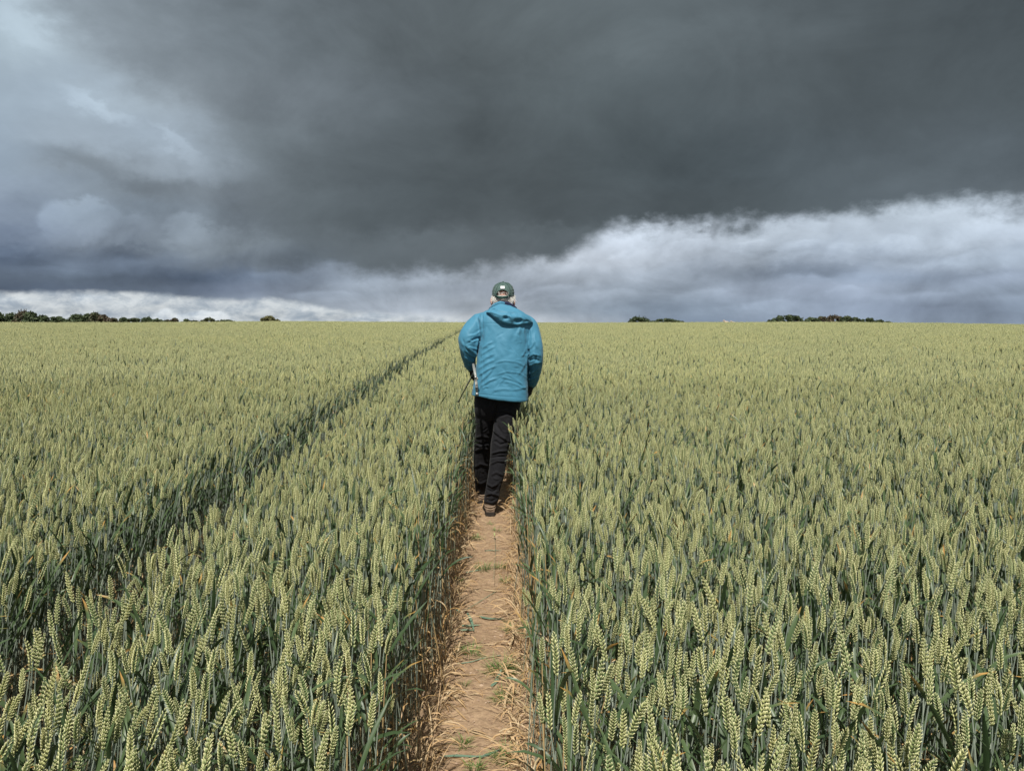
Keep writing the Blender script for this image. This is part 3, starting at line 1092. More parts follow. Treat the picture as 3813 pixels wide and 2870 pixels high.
def cloth_mat(name, c0, c1, rough, weave=0.0, wrinkle=0.0, sheen=0.0, spec=0.4, scale=9.0, wdist=0.006):
    m, nt, b = new_mat(name)
    p = position(nt)
    a = fbm(p, 7.0, 4, 0.6)
    setin(nt, b.inputs['Base Color'], mixc(a, c0, c1))
    b.inputs['Roughness'].default_value = rough
    b.inputs['Specular IOR Level'].default_value = spec
    b.inputs['Sheen Weight'].default_value = sheen
    h = fbm(p, scale, 5, 0.55, 0.9) * wrinkle + fbm(p, 260.0, 3, 0.6) * weave
    bump(nt, b, h, 1.0, wdist)
    return m


M_SKIN = skin_mat()
M_JACKET = cloth_mat('blue_shell_cloth', (0.048, 0.195, 0.300), (0.060, 0.222, 0.335), 0.60, 0.05, 0.9, 0.08, 0.30, 12.0, 0.005)
M_JACKET_DARK = cloth_mat('jacket_lining', (0.012, 0.016, 0.05), (0.018, 0.022, 0.06), 0.8, 0.1, 0.3)
M_TROUSER = cloth_mat('black_trouser_cloth', (0.0072, 0.0072, 0.009), (0.013, 0.013, 0.0155), 0.88, 0.1, 1.0, 0.05, 0.22, 16.0, 0.007)
M_GLOVE = cloth_mat('black_glove_cloth', (0.008, 0.008, 0.010), (0.014, 0.014, 0.016), 0.8, 0.2, 0.4)
M_CAP = cloth_mat('green_cap_cotton', (0.038, 0.078, 0.070), (0.098, 0.148, 0.134), 0.9, 0.25, 0.9, 0.1, 0.25, 34.0, 0.006)
M_CAPDARK = cloth_mat('dark_green_strap', (0.010, 0.035, 0.030), (0.018, 0.055, 0.045), 0.9, 0.25, 0.3)
M_BOOT = cloth_mat('brown_boot_leather', (0.10, 0.068, 0.045), (0.19, 0.135, 0.095), 0.8, 0.3, 0.6)
M_SOLE = cloth_mat('black_rubber', (0.012, 0.011, 0.010), (0.035, 0.028, 0.022), 0.75, 0.3, 0.5)
M_BAND = cloth_mat('tan_boot_band', (0.30, 0.22, 0.15), (0.36, 0.27, 0.19), 0.8, 0.3, 0.3)


def plain(name, c, rough=0.6, metal=0.0, spec=0.5):
    m, nt, b = new_mat(name)
    f = fbm(position(nt), 60.0, 3, 0.6)
    setin(nt, b.inputs['Base Color'], mixc(f, tuple(v * 0.88 for v in c), c))
    b.inputs['Roughness'].default_value = rough
    b.inputs['Metallic'].default_value = metal
    b.inputs['Specular IOR Level'].default_value = spec
    return m


M_TAG = plain('white_label_cloth', (0.80, 0.82, 0.82), 0.7)
M_INK = plain('grey_print', (0.10, 0.16, 0.22), 0.8)
M_STEEL = plain('scuffed_aluminium', (0.28, 0.275, 0.25), 0.45, 0.9)
M_STEELD = plain('dull_grey_alloy', (0.30, 0.31, 0.29), 0.45, 0.15)
M_BRIGHT = plain('bright_end_cap', (0.45, 0.45, 0.43), 0.4, 0.9)
M_EYE = plain('eye_white', (0.75, 0.72, 0.68), 0.2)

# --- body: head, neck, trunk, arms and legs as one surface
HEADY = 6.20
body = MB()
hc = pix(1873, 1098, HEADY)
ellipsoid(body, hc + Vector((0, 0.005, 0.010)), (0.078, 0.096, 0.080), 28, 20)
ellipsoid(body, hc + Vector((0, 0.045, -0.045)), (0.062, 0.062, 0.080), 24, 16)        # jaw and face
ellipsoid(body, hc + Vector((0, 0.112, -0.030)), (0.013, 0.020, 0.026), 10, 8)          # nose
ellipsoid(body, hc + Vector((0, 0.100, -0.100)), (0.026, 0.020, 0.018), 12, 8)          # chin
ellipsoid(body, hc + Vector((0, 0.101, -0.066)), (0.026, 0.010, 0.007), 12, 8)          # lips
ellipsoid(body, hc + Vector((0, 0.093, 0.020)), (0.050, 0.014, 0.012), 12, 8)           # brow
ER = Matrix.Rotation(R(22), 3, 'Z')
for s in (-1, 1):
    ce = pix(1831.5 if s < 0 else 1913.5, 1121 if s < 0 else 1125, HEADY + 0.01)
    ellipsoid(body, ce, (0.010, 0.021, 0.032), 14, 12, Matrix.Rotation(R(30 * s), 3, 'Z'))
    ellipsoid(body, ce + Vector((s * 0.003, -0.004, -0.018)), (0.008, 0.014, 0.018), 12, 8)
add_tube(body, np.array([pix(1868, 1190, 6.12), pix(1869, 1150, 6.14), pix(1871, 1120, 6.175), pix(1872, 1095, 6.19)]), [0.070, 0.060, 0.060, 0.058], 20)
add_loft(body, px_loft([(1160, 1815, 1925, 6.11, 0.07), (1200, 1790, 1955, 6.09, 0.095), (1280, 1795, 1950, 6.07, 0.11), (1380, 1800, 1945, 6.06, 0.095), (1480, 1795, 1925, 6.06, 0.085), (1525, 1800, 1915, 6.07, 0.07)]))
limb(body, [(1798, 1192, 6.12, 0.050), (1765, 1228, 6.1, 0.048), (1746, 1285, 6.06, 0.042), (1746, 1325, 6.11, 0.036), (1755, 1370, 6.2, 0.027)])
limb(body, [(1955, 1203, 6.12, 0.050), (1980, 1245, 6.08, 0.048), (1990, 1300, 6.05, 0.042), (1990, 1360, 6.12, 0.036), (1975, 1432, 6.24, 0.027)])
LEFT_LEG = [(1806, 1505, 6.08, 0.085), (1804, 1560, 6.12, 0.078), (1802, 1620, 6.18, 0.070), (1796, 1672, 6.24, 0.063), (1793, 1720, 6.28, 0.060), (1793, 1775, 6.33, 0.055), (1794, 1818, 6.38, 0.052)]
RIGHT_LEG = [(1893, 1505, 6.06, 0.094), (1884, 1560, 6.05, 0.088), (1872, 1620, 6.04, 0.078), (1858, 1680, 6.03, 0.068), (1850, 1740, 6.01, 0.064), (1842, 1795, 6.00, 0.056), (1832, 1845, 6.00, 0.055), (1826, 1872, 6.00, 0.055)]
limb(body, [(x, y, Y, r * 0.62) for x, y, Y, r in LEFT_LEG] + [(1796, 1840, 6.42, 0.03)])
limb(body, [(x, y, Y, r * 0.62) for x, y, Y, r in RIGHT_LEG] + [(1826, 1895, 6.02, 0.03)])
person = link('person', fuse(body, 'person', 0.0075, 4, M_SKIN))
tag(person, 'man in blue hooded jacket, black trousers and green cap walking away along the path', 'person')

# --- jacket: trunk and both sleeves
jk = MB()
add_loft(jk, px_loft([
    (1136, 1838, 1905, 6.13, 0.060), (1148, 1826, 1918, 6.12, 0.078), (1158, 1806, 1938, 6.11, 0.096), (1172, 1786, 1960, 6.10, 0.112),
    (1195, 1778, 1972, 6.09, 0.128), (1225, 1782, 1972, 6.08, 0.138), (1260, 1786, 1968, 6.07, 0.145), (1300, 1781, 1965, 6.06, 0.148),
    (1350, 1775, 1964, 6.05, 0.152), (1400, 1769, 1964, 6.05, 0.158), (1440, 1760, 1966, 6.05, 0.162), (1470, 1757, 1967, 6.05, 0.165), (1483, 1757, 1967.5, 6.05, 0.166)], e=2.5, n=56))
limb(jk, [(1803, 1188, 6.11, 0.058), (1782, 1203, 6.11, 0.072), (1763, 1228, 6.09, 0.083), (1747, 1258, 6.06, 0.084), (1744, 1290, 6.05, 0.074), (1744, 1318, 6.08, 0.062), (1748, 1343, 6.13, 0.052), (1753, 1362, 6.19, 0.040)], 24)
limb(jk, [(1948, 1192, 6.11, 0.055), (1966, 1212, 6.10, 0.070), (1979, 1245, 6.08, 0.072), (1988, 1285, 6.05, 0.068), (1991, 1325, 6.05, 0.064), (1991, 1362, 6.09, 0.061), (1986, 1395, 6.14, 0.056), (1979, 1424, 6.20, 0.045)], 24)
jm = fuse(jk, 'jacket', 0.0062, 5, M_JACKET)
# hem slants down to the right; cut the trunk there by squashing what lies below it
V, N = verts_of(jm)
px_, py_, _ = project(V)
hem = np.interp(px_, [1757, 1800, 1860, 1967], [1471, 1475, 1484, 1492])
trunk = (px_ > 1750) & (px_ < 1972) & (py_ > 1455) & (V[:, 1] < 6.3)
V[:, 2] -= np.where(trunk, (np.clip(py_ - 1455, 0, 40) / 30) * (hem - 1484) / 475.0 * 1.0, 0)
jm.vertices.foreach_set('co', V.astype(np.float32).ravel()); jm.update()
frng = np.random.default_rng(21)
folds = [
    # seams: armholes, yoke, side panels, hem stitching
    ([(1797, 1165), (1796, 1200), (1795, 1235), (1790, 1262)], 2.2, -0.010),
    ([(1799, 1205), (1830, 1205), (1866, 1206)], 1.5, -0.0035),
    ([(1974, 1212), (1970, 1250), (1965, 1300), (1963, 1360)], 2.2, -0.010),
    ([(1758, 1466), (1800, 1469), (1860, 1476), (1966, 1484)], 1.8, -0.004),
    ([(1800, 1265), (1799, 1330), (1800, 1400), (1804, 1465)], 1.8, -0.003),
    # big drapes of the back
    ([(1945, 1222), (1925, 1245), (1918, 1275)], 7, 0.006), ([(1935, 1218), (1930, 1240), (1935, 1262)], 4, 0.006),
    ([(1952, 1215), (1950, 1240), (1960, 1275)], 4.5, 0.007), ([(1962, 1212), (1966, 1240)], 3, 0.006),
    ([(1812, 1215), (1806, 1245), (1800, 1290)], 5, 0.006), ([(1830, 1225), (1815, 1262), (1806, 1300)], 6, 0.004),
    ([(1796, 1300), (1815, 1282), (1835, 1272)], 4, 0.007), ([(1790, 1322), (1815, 1305), (1845, 1288)], 4, 0.006),
    ([(1785, 1350), (1812, 1330), (1840, 1318)], 5, 0.008), ([(1782, 1375), (1808, 1355), (1850, 1335)], 5, 0.008),
    ([(1782, 1400), (1815, 1376), (1848, 1362)], 4, 0.009), ([(1785, 1425), (1815, 1398), (1835, 1372)], 4, 0.009),
    ([(1795, 1437), (1822, 1418), (1850, 1408)], 4, 0.009), ([(1778, 1395), (1776, 1430), (1764, 1455)], 5, 0.008),
    ([(1800, 1392), (1798, 1420), (1790, 1445)], 3.5, 0.009), ([(1798, 1448), (1806, 1440), (1820, 1441)], 3, 0.008),
    ([(1835, 1352), (1880, 1343), (1925, 1348), (1958, 1366)], 3.5, 0.005), ([(1840, 1398), (1885, 1384), (1930, 1388), (1960, 1402)], 3.5, 0.005),
    ([(1862, 1402), (1905, 1412), (1950, 1432)], 3.5, 0.006), ([(1872, 1420), (1915, 1428), (1955, 1448)], 3.5, 0.005),
    ([(1885, 1392), (1930, 1418), (1962, 1455)], 3, 0.005), ([(1900, 1455), (1935, 1448), (1962, 1440)], 4, 0.005),
    ([(1830, 1455), (1870, 1448), (1905, 1452)], 5, 0.005), ([(1940, 1330), (1955, 1310), (1962, 1285)], 4, 0.006),
    ([(1925, 1400), (1945, 1375), (1960, 1340)], 5, 0.005), ([(1860, 1260), (1858, 1300), (1866, 1335)], 14, 0.004),
    ([(1900, 1250), (1905, 1300), (1898, 1330)], 14, -0.005), ([(1825, 1320), (1822, 1360)], 9, -0.006),
    # left sleeve: fans from the armpit and the crook of the elbow
    ([(1792, 1232), (1770, 1246), (1742, 1252)], 4, 0.009), ([(1790, 1255), (1766, 1262), (1738, 1280)], 4, -0.011),
    ([(1786, 1262), (1760, 1272), (1745, 1268)], 3, 0.010), ([(1728, 1280), (1740, 1296), (1762, 1310), (1772, 1325)], 5, 0.015),
    ([(1722, 1262), (1732, 1288), (1748, 1312)], 4, -0.010), ([(1775, 1300), (1758, 1296), (1742, 1290)], 4, 0.010),
    ([(1770, 1335), (1750, 1330), (1730, 1310)], 4, -0.014), ([(1766, 1346), (1748, 1343), (1728, 1328)], 4, 0.010),
    ([(1785, 1180), (1790, 1200), (1788, 1225)], 4, 0.009), ([(1776, 1190), (1760, 1215), (1742, 1232)], 7, 0.004),
    ([(1722, 1300), (1726, 1325), (1735, 1345)], 3, 0.006), ([(1738, 1356), (1752, 1358), (1766, 1352)], 2.5, -0.006),
    ([(1786, 1258), (1779, 1290), (1773, 1325), (1768, 1352)], 3.2, -0.040),
    # right sleeve
    ([(1968, 1290), (1966, 1350), (1967, 1415)], 3.0, -0.030),
    ([(1978, 1222), (1982, 1250), (1978, 1285)], 4, 0.007), ([(1990, 1235), (1992, 1265), (2004, 1300)], 5, 0.007),
    ([(1970, 1330), (1985, 1318), (2012, 1325)], 4, 0.009), ([(1968, 1345), (1988, 1336), (2010, 1345)], 4, -0.010),
    ([(1972, 1362), (1990, 1352), (2014, 1350)], 4, 0.009), ([(2008, 1310), (2014, 1330), (2016, 1360)], 3, 0.007),
    ([(1968, 1300), (1980, 1290), (1990, 1270)], 4, 0.008), ([(1972, 1392), (1992, 1382), (2010, 1368)], 4, 0.007),
    ([(1970, 1408), (1988, 1404), (2004, 1395)], 3, -0.007), ([(1968, 1425), (1980, 1427), (1992, 1422)], 2.5, -0.007),
    ([(1996, 1290), (2000, 1320), (1994, 1350)], 5, -0.008),
]
for _ in range(26):
    x0, y0 = frng.uniform(1790, 1955), frng.uniform(1235, 1470)
    a = frng.normal(-0.65 if x0 < 1860 else 0.35, 0.5); L = frng.uniform(12, 45)
    folds.append(([(x0, y0), (x0 + L / 2 * math.cos(a), y0 + L / 2 * math.sin(a) - frng.uniform(-3, 3)), (x0 + L * math.cos(a), y0 + L * math.sin(a))], frng.uniform(2.2, 4.5), frng.choice([-1, 1]) * frng.uniform(0.0015, 0.0042)))


def jacket_noise(V, px, py):
    out = np.zeros(len(V))
    for i, (x, y, z) in enumerate(V):
        out[i] = 0.006 * mnoise.noise(Vector((x * 9, y * 9, z * 6))) + 0.003 * mnoise.noise(Vector((x * 26 + z * 12, y * 24, z * 14)))
    return out


creases(jm, folds, noise_fn=jacket_noise)
jacket = link('jacket', jm, person)

# hood: a slack bag of cloth lying on the shoulders, fuller to the right
top_c = catmull([(1810, 1163), (1824, 1149), (1845, 1137), (1866, 1130), (1890, 1136), (1920, 1146), (1950, 1163), (1974, 1183), (1985, 1201)], 6)
bot_c = catmull([(1810, 1163), (1824, 1170), (1842, 1185), (1862, 1203), (1888, 1213), (1916, 1217), (1945, 1213), (1970, 1206), (1985, 1201)], 6)
ns_, nt_ = len(top_c), 22
V = []
hood_holes = [((1883, 1184), 11, 0.030), ((1928, 1197), 15, 0.034), ((1838, 1156), 9, 0.014), ((1905, 1170), 9, 0.012), ((1960, 1196), 8, 0.012)]
hood_ridges = [([(1845, 1150), (1880, 1158), (1930, 1160), (1970, 1190)], 5, 0.010), ([(1830, 1162), (1860, 1172), (1885, 1172)], 3.5, 0.010), ([(1862, 1196), (1890, 1204), (1925, 1209), (1965, 1204)], 4, 0.012),
               ([(1900, 1175), (1905, 1186), (1908, 1198)], 4, 0.014), ([(1872, 1180), (1866, 1190)], 3, 0.008), ([(1940, 1180), (1950, 1190), (1945, 1203)], 4, 0.010), ([(1862, 1140), (1900, 1150), (1940, 1166)], 2.5, -0.006),
               ([(1820, 1158), (1838, 1152), (1850, 1150)], 2.5, -0.012), ([(1895, 1160), (1925, 1166), (1950, 1180)], 2.5, -0.006)]
for i in range(ns_):
    for j in range(nt_ + 1):
        f = j / nt_
        x = top_c[i][0] * (1 - f) + bot_c[i][0] * f
        y = top_c[i][1] * (1 - f) + bot_c[i][1] * f
        q = i / (ns_ - 1)
        puff = (math.sin(math.pi * q) ** 0.55) * (math.sin(math.pi * (0.08 + 0.92 * f)) ** 0.6 if f < 1 else 0)
        base = 6.07 - 0.115 * (1 - ((x - 1873) / 120.0) ** 2 * 0.75) * min(1, 0.35 + 0.8 * (y - 1130) / 60)
        dd = 0.062 * puff * (0.65 + 0.35 * f)
        for (hx, hy), hw, hd in hood_holes: dd -= hd * math.exp(-((x - hx) ** 2 / hw ** 2 + (y - hy) ** 2 / (hw * 0.55) ** 2)) * puff
        for poly, w, h in hood_ridges:
            d, t, _s = seg_dist(np.array([x]), np.array([y]), poly)
            dd += h * math.exp(-(d[0] / w) ** 2) * puff
        V.append(tuple(pix(x, y, base - dd)))
hv = np.array(V)
back = hv + np.array([0, 0.05, 0])
back[:, 1] = np.maximum(back[:, 1], 6.03)
hb = MB()
n1 = nt_ + 1
F = ring_faces(ns_, n1, close=False)
allV = np.vstack([hv, back]); off = len(hv)
Fb = F[:, ::-1] + off
border = [i * n1 for i in range(ns_)] + [(ns_ - 1) * n1 + j for j in range(1, n1)] + [i * n1 + nt_ for i in range(ns_ - 2, -1, -1)] + [j for j in range(nt_ - 1, 0, -1)]
Fs = np.array([(border[i], border[(i + 1) % len(border)], border[(i + 1) % len(border)] + off, border[i] + off) for i in range(len(border))])
hb.add(allV, np.vstack([F, Fb, Fs]))
hm = evaluated(hb.mesh('hood', [M_JACKET], attr=False), [('SUBSURF', dict(levels=1, render_levels=1))], 'hood')
bmh = bmesh.new(); bmh.from_mesh(hm); bmesh.ops.recalc_face_normals(bmh, faces=bmh.faces); bmh.to_mesh(hm); bmh.free()
hood = link('hood', hm, jacket)

# dark collar of the lining and the pale blue collar edge at the nape
cb = MB()
def nape(px_list, wd):
    P = np.array([pix(*p) for p in px_list])
    return catmull(P, 6), wd
P, w_ = nape([(1826, 1150, 6.14), (1842, 1138, 6.10), (1862, 1129, 6.085), (1884, 1128, 6.085), (1904, 1137, 6.10), (1920, 1150, 6.14), (1905, 1150, 6.25), (1868, 1150, 6.28), (1838, 1150, 6.25)], 0)
add_tube(cb, np.vstack([P, P[:1]]), 0.013, 10, caps=False)
add_tube(cb, np.vstack([P, P[:1]]) + np.array([0, 0.004, -0.018]), 0.017, 10, caps=False)
link('inner_collar', cb.mesh('inner_collar', [M_JACKET_DARK], attr=False), jacket)
cb = MB()
add_tube(cb, catmull([pix(1822, 1154, 6.12), pix(1836, 1141, 6.075), pix(1852, 1131, 6.06), pix(1868, 1127, 6.055), pix(1880, 1131, 6.06)], 6), [0.010] * 6 + [0.013] * 12 + [0.010] * 6 + [0.004], 10)
link('collar', cb.mesh('collar', [M_JACKET], attr=False), jacket)
for pts, nm in (([(1748, 1352, 6.15), (1755, 1367, 6.215)], 'cuff'), ([(1983, 1414, 6.17), (1977, 1434, 6.235)], 'cuff')):
    cb = MB()
    add_tube(cb, catmull([pix(*pts[0]), (pix(*pts[0]) + pix(*pts[1])) / 2, pix(*pts[1])], 4), [0.046, 0.047, 0.045, 0.044, 0.043, 0.044, 0.041, 0.040, 0.036], 20)
    link(nm, cb.mesh(nm, [M_JACKET], attr=False), jacket)

# --- trousers
tr = MB()
add_loft(tr, px_loft([(1455, 1768, 1955, 6.07, 0.115), (1490, 1766, 1942, 6.07, 0.112), (1520, 1767, 1936, 6.07, 0.098), (1545, 1772, 1928, 6.08, 0.078), (1562, 1785, 1915, 6.08, 0.050)], e=2.4))
limb(tr, [(1806, 1500, 6.09, 0.088), (1805, 1560, 6.12, 0.076), (1803, 1610, 6.17, 0.070), (1799, 1640, 6.20, 0.071), (1797, 1675, 6.24, 0.070), (1794, 1720, 6.28, 0.067), (1794, 1775, 6.33, 0.062), (1797, 1825, 6.40, 0.060)], 24)
limb(tr, [(1894, 1500, 6.06, 0.094), (1884, 1560, 6.05, 0.090), (1873, 1612, 6.04, 0.081), (1862, 1655, 6.03, 0.074), (1857, 1695, 6.02, 0.067), (1852, 1745, 6.01, 0.066), (1844, 1785, 6.00, 0.062), (1836, 1818, 6.00, 0.057), (1832, 1846, 6.00, 0.060), (1826, 1868, 6.00, 0.055)], 24)
tm = fuse(tr, 'trousers', 0.0065, 10, M_TROUSER)
tf = [
    ([(1850, 1535), (1880, 1528), (1915, 1545)], 4, 0.009), ([(1862, 1550), (1890, 1540), (1918, 1552)], 4, -0.010), ([(1840, 1560), (1852, 1590), (1870, 1615)], 5, -0.010),
    ([(1836, 1600), (1860, 1622), (1888, 1640)], 5, 0.009), ([(1840, 1640), (1862, 1655), (1885, 1650)], 4, -0.010), ([(1828, 1690), (1858, 1680), (1888, 1678)], 4, 0.010),
    ([(1826, 1705), (1855, 1700), (1885, 1700)], 4, -0.011), ([(1824, 1730), (1850, 1716), (1884, 1718)], 4, 0.008), ([(1828, 1770), (1848, 1758), (1872, 1770)], 5, 0.008),
    ([(1812, 1800), (1832, 1812), (1856, 1800)], 4, 0.010), ([(1810, 1820), (1832, 1832), (1852, 1820)], 4, -0.012), ([(1808, 1845), (1830, 1836), (1856, 1846)], 4, 0.012),
    ([(1806, 1860), (1830, 1866), (1850, 1856)], 3.5, -0.008), ([(1895, 1560), (1890, 1600), (1880, 1640)], 9, 0.006), ([(1900, 1600), (1896, 1630), (1886, 1668)], 4, 0.006),
    ([(1772, 1630), (1795, 1622), (1825, 1632)], 4, 0.008), ([(1768, 1648), (1795, 1656), (1826, 1646)], 4, -0.009), ([(1768, 1680), (1790, 1668), (1822, 1672)], 4, 0.009),
    ([(1768, 1740), (1790, 1726), (1818, 1736)], 5, 0.008), ([(1772, 1790), (1790, 1800), (1812, 1790)], 4, 0.008), ([(1850, 1500), (1846, 1530), (1838, 1562)], 5, -0.012)]
for _ in range(36):
    x0, y0 = frng.uniform(1775, 1905), frng.uniform(1530, 1860)
    a = frng.normal(0.1, 0.6); L = frng.uniform(10, 32)
    tf.append(([(x0, y0), (x0 + L * math.cos(a) / 2, y0 + L * math.sin(a) / 2 + frng.uniform(-3, 3)), (x0 + L * math.cos(a), y0 + L * math.sin(a))], frng.uniform(2.5, 4.5), frng.choice([-1, 1]) * frng.uniform(0.002, 0.005)))
creases(tm, [(p_, w_ * 0.9, h_ * 1.6) for p_, w_, h_ in tf])
trousers = link('trousers', tm, person)

# --- boots
def boot(toe_dir, heel, up_y, name='boot'):
    """heel: world point on the ground at the back of the sole."""
    hx, hy, hz = heel
    ca, sa = math.cos(toe_dir), math.sin(toe_dir)
    def W(lx, ly, lz): return (hx + lx * ca + ly * sa, hy - lx * sa + ly * ca, hz + lz)
    rows = [(-0.000, 0.030, 0.045), (0.012, 0.038, 0.088), (0.05, 0.042, 0.125), (0.095, 0.041, 0.120), (0.14, 0.043, 0.085), (0.19, 0.049, 0.066), (0.235, 0.047, 0.054), (0.275, 0.034, 0.044), (0.295, 0.014, 0.032)]
    mb = MB()
    rings = []
    for ly, hw, ht in catmull(rows, 4):
        r = []
        for j in range(20):
            th = 2 * math.pi * j / 20
            r.append(W(hw * math.cos(th) * (1 - 0.12 * math.sin(th)), ly, 0.014 + (ht - 0.014) * (0.5 + 0.5 * math.sin(th))))
        rings.append(r[::-1])
    add_loft(mb, rings)
    add_tube(mb, [W(0, 0.052, 0.07), W(0, 0.05, 0.12), W(0, 0.048, 0.16)], [0.040, 0.042, 0.044], 18)
    me = fuse(mb, 'boot', 0.005, 3, M_BOOT)
    b = link(name, me, person)
    sb = MB()
    prof = [(-0.004, 0.030), (0.01, 0.039), (0.06, 0.041), (0.11, 0.036), (0.15, 0.042), (0.20, 0.051), (0.24, 0.048), (0.28, 0.034), (0.300, 0.010)]
    pr = catmull(prof, 4)
    outl = [(-w, y) for y, w in pr] + [(w, y) for y, w in pr[::-1]]
    rings = [[W(x * s, y, z) for x, y in outl] for z, s in ((0.000, 0.95), (0.010, 1.0), (0.013, 0.95), (0.017, 1.02), (0.022, 0.96), (0.026, 1.02), (0.031, 0.97))]
    add_loft(sb, rings)
    sm = sb.mesh('sole', [M_SOLE], attr=False, smooth=False)
    bb = bmesh.new(); bb.from_mesh(sm); bmesh.ops.recalc_face_normals(bb, faces=bb.faces); bb.to_mesh(sm); bb.free()
    link('sole', sm, b)
    bd = MB()
    for zz, rr in ((0.052, 0.0042), (0.070, 0.0036)):
        arc = [W(math.sin(t) * (0.041), 0.040 - math.cos(t) * 0.043, zz + 0.006 * abs(t)) for t in np.linspace(-1.5, 1.5, 15)]
        add_tube(bd, arc, rr, 6)
    link('trim', bd.mesh('trim', [M_BAND], attr=False), b)
    return b


hg = pix(1826, 1912, 5.955)
boot(R(-4), (hg.x, 5.945, float(ground_z(hg.x, 5.95)) - 0.020 + 0.004), 0)
lg = pix(1797, 1850, 6.36)
boot(R(3), (lg.x, 6.34, float(ground_z(lg.x, 6.4)) - 0.018), 0)

# --- cap
cc = pix(1873.5, 1092, HEADY)
RX, RY, RZ = 0.0865, 0.112, 0.0885
def cap_pt(th, ph, k=1.0):
    """th round the head (0 = right, -90 deg = back), ph 0 at the button."""
    e = 2.35
    cs, sn = math.cos(th), math.sin(th)
    sp_, cp = math.sin(ph), math.cos(ph)
    rr = (abs(sp_) ** e + abs(cp) ** e) ** (-1 / e)
    r2 = (abs(cs) ** 2.2 + abs(sn) ** 2.2) ** (-1 / 2.2)
    x, y, z = RX * sp_ * rr * cs * r2, RY * sp_ * rr * sn * r2, RZ * cp * rr
    pl = 0.0016 * math.sin(th * 23 + 5 * z * 30) * max(0, 1 - abs(z - 0.005) / 0.05) + 0.0012 * math.sin(z * 260 + th * 3) * max(0, (abs(math.cos(th)) - 0.6) / 0.4)
    s = k + pl / 0.09
    v = Vector((x * s, y * s, z * s))
    v.z -= 0.16 * min(0.0, v.y) * -1 * 0.9 if v.y < 0 else 0          # the back of the cap sits lower
    return cc + v


na, nb_ = 112, 40
V = [tuple(cap_pt(2 * math.pi * i / na, 0.02 + (math.pi / 2 + 0.10) * j / nb_, 1.0)) for j in range(nb_ + 1) for i in range(na)]
V = np.array(V)
F = ring_faces(nb_ + 1, na)
pxc, pyc, _ = project(V)
ctr = V[F].mean(axis=1)
fx, fy, _ = project(ctr)
hole = (((fx - 1871.5) / 24.0) ** 2 + ((fy - 1099) / 19.5) ** 2 < 1) & (fy < 1101 + 0.006 * (fx - 1871) ** 2 * -1 + 1.5) & (ctr[:, 1] < cc.y)
F = F[~hole]
cm_ = MB(); cm_.add(V, F)
capm = evaluated(cm_.mesh('cap', [M_CAP], attr=False), [('SOLIDIFY', dict(thickness=0.0035, offset=1.0))], 'cap')
bb = bmesh.new(); bb.from_mesh(capm); bmesh.ops.recalc_face_normals(bb, faces=bb.faces); bb.to_mesh(capm); bb.free()
cap = link('cap', capm, person)
def on_cap(px, py, out=0.004):
    """Point on the back of the cap seen at a pixel."""
    o = Vector((0, 0, CAM_H)); d = (pix(px, py, 6.0) - o).normalized()
    best, bp = 1e9, None
    for i in range(0, na):
        pass
    # nearest vertex in the picture among those on the back
    dd = (pxc - px) ** 2 + (pyc - py) ** 2 + np.where(V[:, 1] < cc.y - 0.02, 0, 1e6)
    idx = np.argsort(dd)[:4]
    w = 1 / (dd[idx] + 0.5); w /= w.sum()
    Yd = float((V[idx, 1] * w).sum())
    return pix(px, py, Yd - out)


# trim round the opening, adjusting strap, stitched seams, button and peak
tb = MB()
arc = [on_cap(1871.5 + 24.5 * math.cos(t), 1099 - 20 * math.sin(t), 0.003) for t in np.linspace(0.02, math.pi - 0.02, 26)]
add_tube(tb, arc, 0.0022, 6)
link('opening_binding', tb.mesh('opening_binding', [M_CAP], attr=False), cap)
sb = MB()
for k_, yy in enumerate((0, 4.2, 8.4)):
    pass
strap = []
for t in np.linspace(-1, 1, 25):
    x = 1872 + 27 * t
    for dy_ in (0.0, 3.0, 6.0, 9.0): strap.append(tuple(pix(x, 1107.5 - 9.5 * t * t - 1.5 * t + dy_ - 3, 6.2 - 0.118 + 0.020 * t * t + (0.003 if dy_ in (0.0, 9.0) else 0))))
sb.add(strap, ring_faces(25, 4, close=False))
sm = evaluated(sb.mesh('strap', [M_CAPDARK], attr=False), [('SOLIDIFY', dict(thickness=0.003, offset=0.0))], 'strap')
link('strap', sm, cap)
sb = MB()
for x1, y1 in ((1873, 1079), (1845, 1100), (1903, 1100), (1836, 1090), (1912, 1090)):
    P = [on_cap(1873 + (x1 - 1873) * math.sin(t * 1.57), 1052 + (y1 - 1052) * (1 - math.cos(t * 1.57)), 0.0035) for t in np.linspace(0.12, 1, 10)]
    add_tube(sb, P, 0.0011, 5)
link('seam', sb.mesh('seam', [M_CAPDARK], attr=False), cap)
sb = MB(); ellipsoid(sb, cap_pt(0, 0.0) + Vector((0, 0, 0.002)), (0.008, 0.008, 0.005), 12, 8)
link('button', sb.mesh('button', [M_CAP], attr=False), cap)
pk = []
for i, t in enumerate(np.linspace(-1.15, 1.15, 21)):
    for j, f in enumerate(np.linspace(0, 1, 7)):
        r = 0.108 + 0.072 * f * math.cos(t * 0.95) ** 0.8
        pk.append((cc.x + RX / 0.108 * r * math.sin(t) * (1 - 0.12 * f), cc.y + r * math.cos(t), cc.z - 0.002 - 0.012 * f - 0.03 * (t / 1.15) ** 2 * f))
sb = MB(); sb.add(pk, ring_faces(21, 7, close=False))
link('peak', evaluated(sb.mesh('peak', [M_CAP], attr=False), [('SOLIDIFY', dict(thickness=0.004, offset=0.0))], 'peak'), cap)
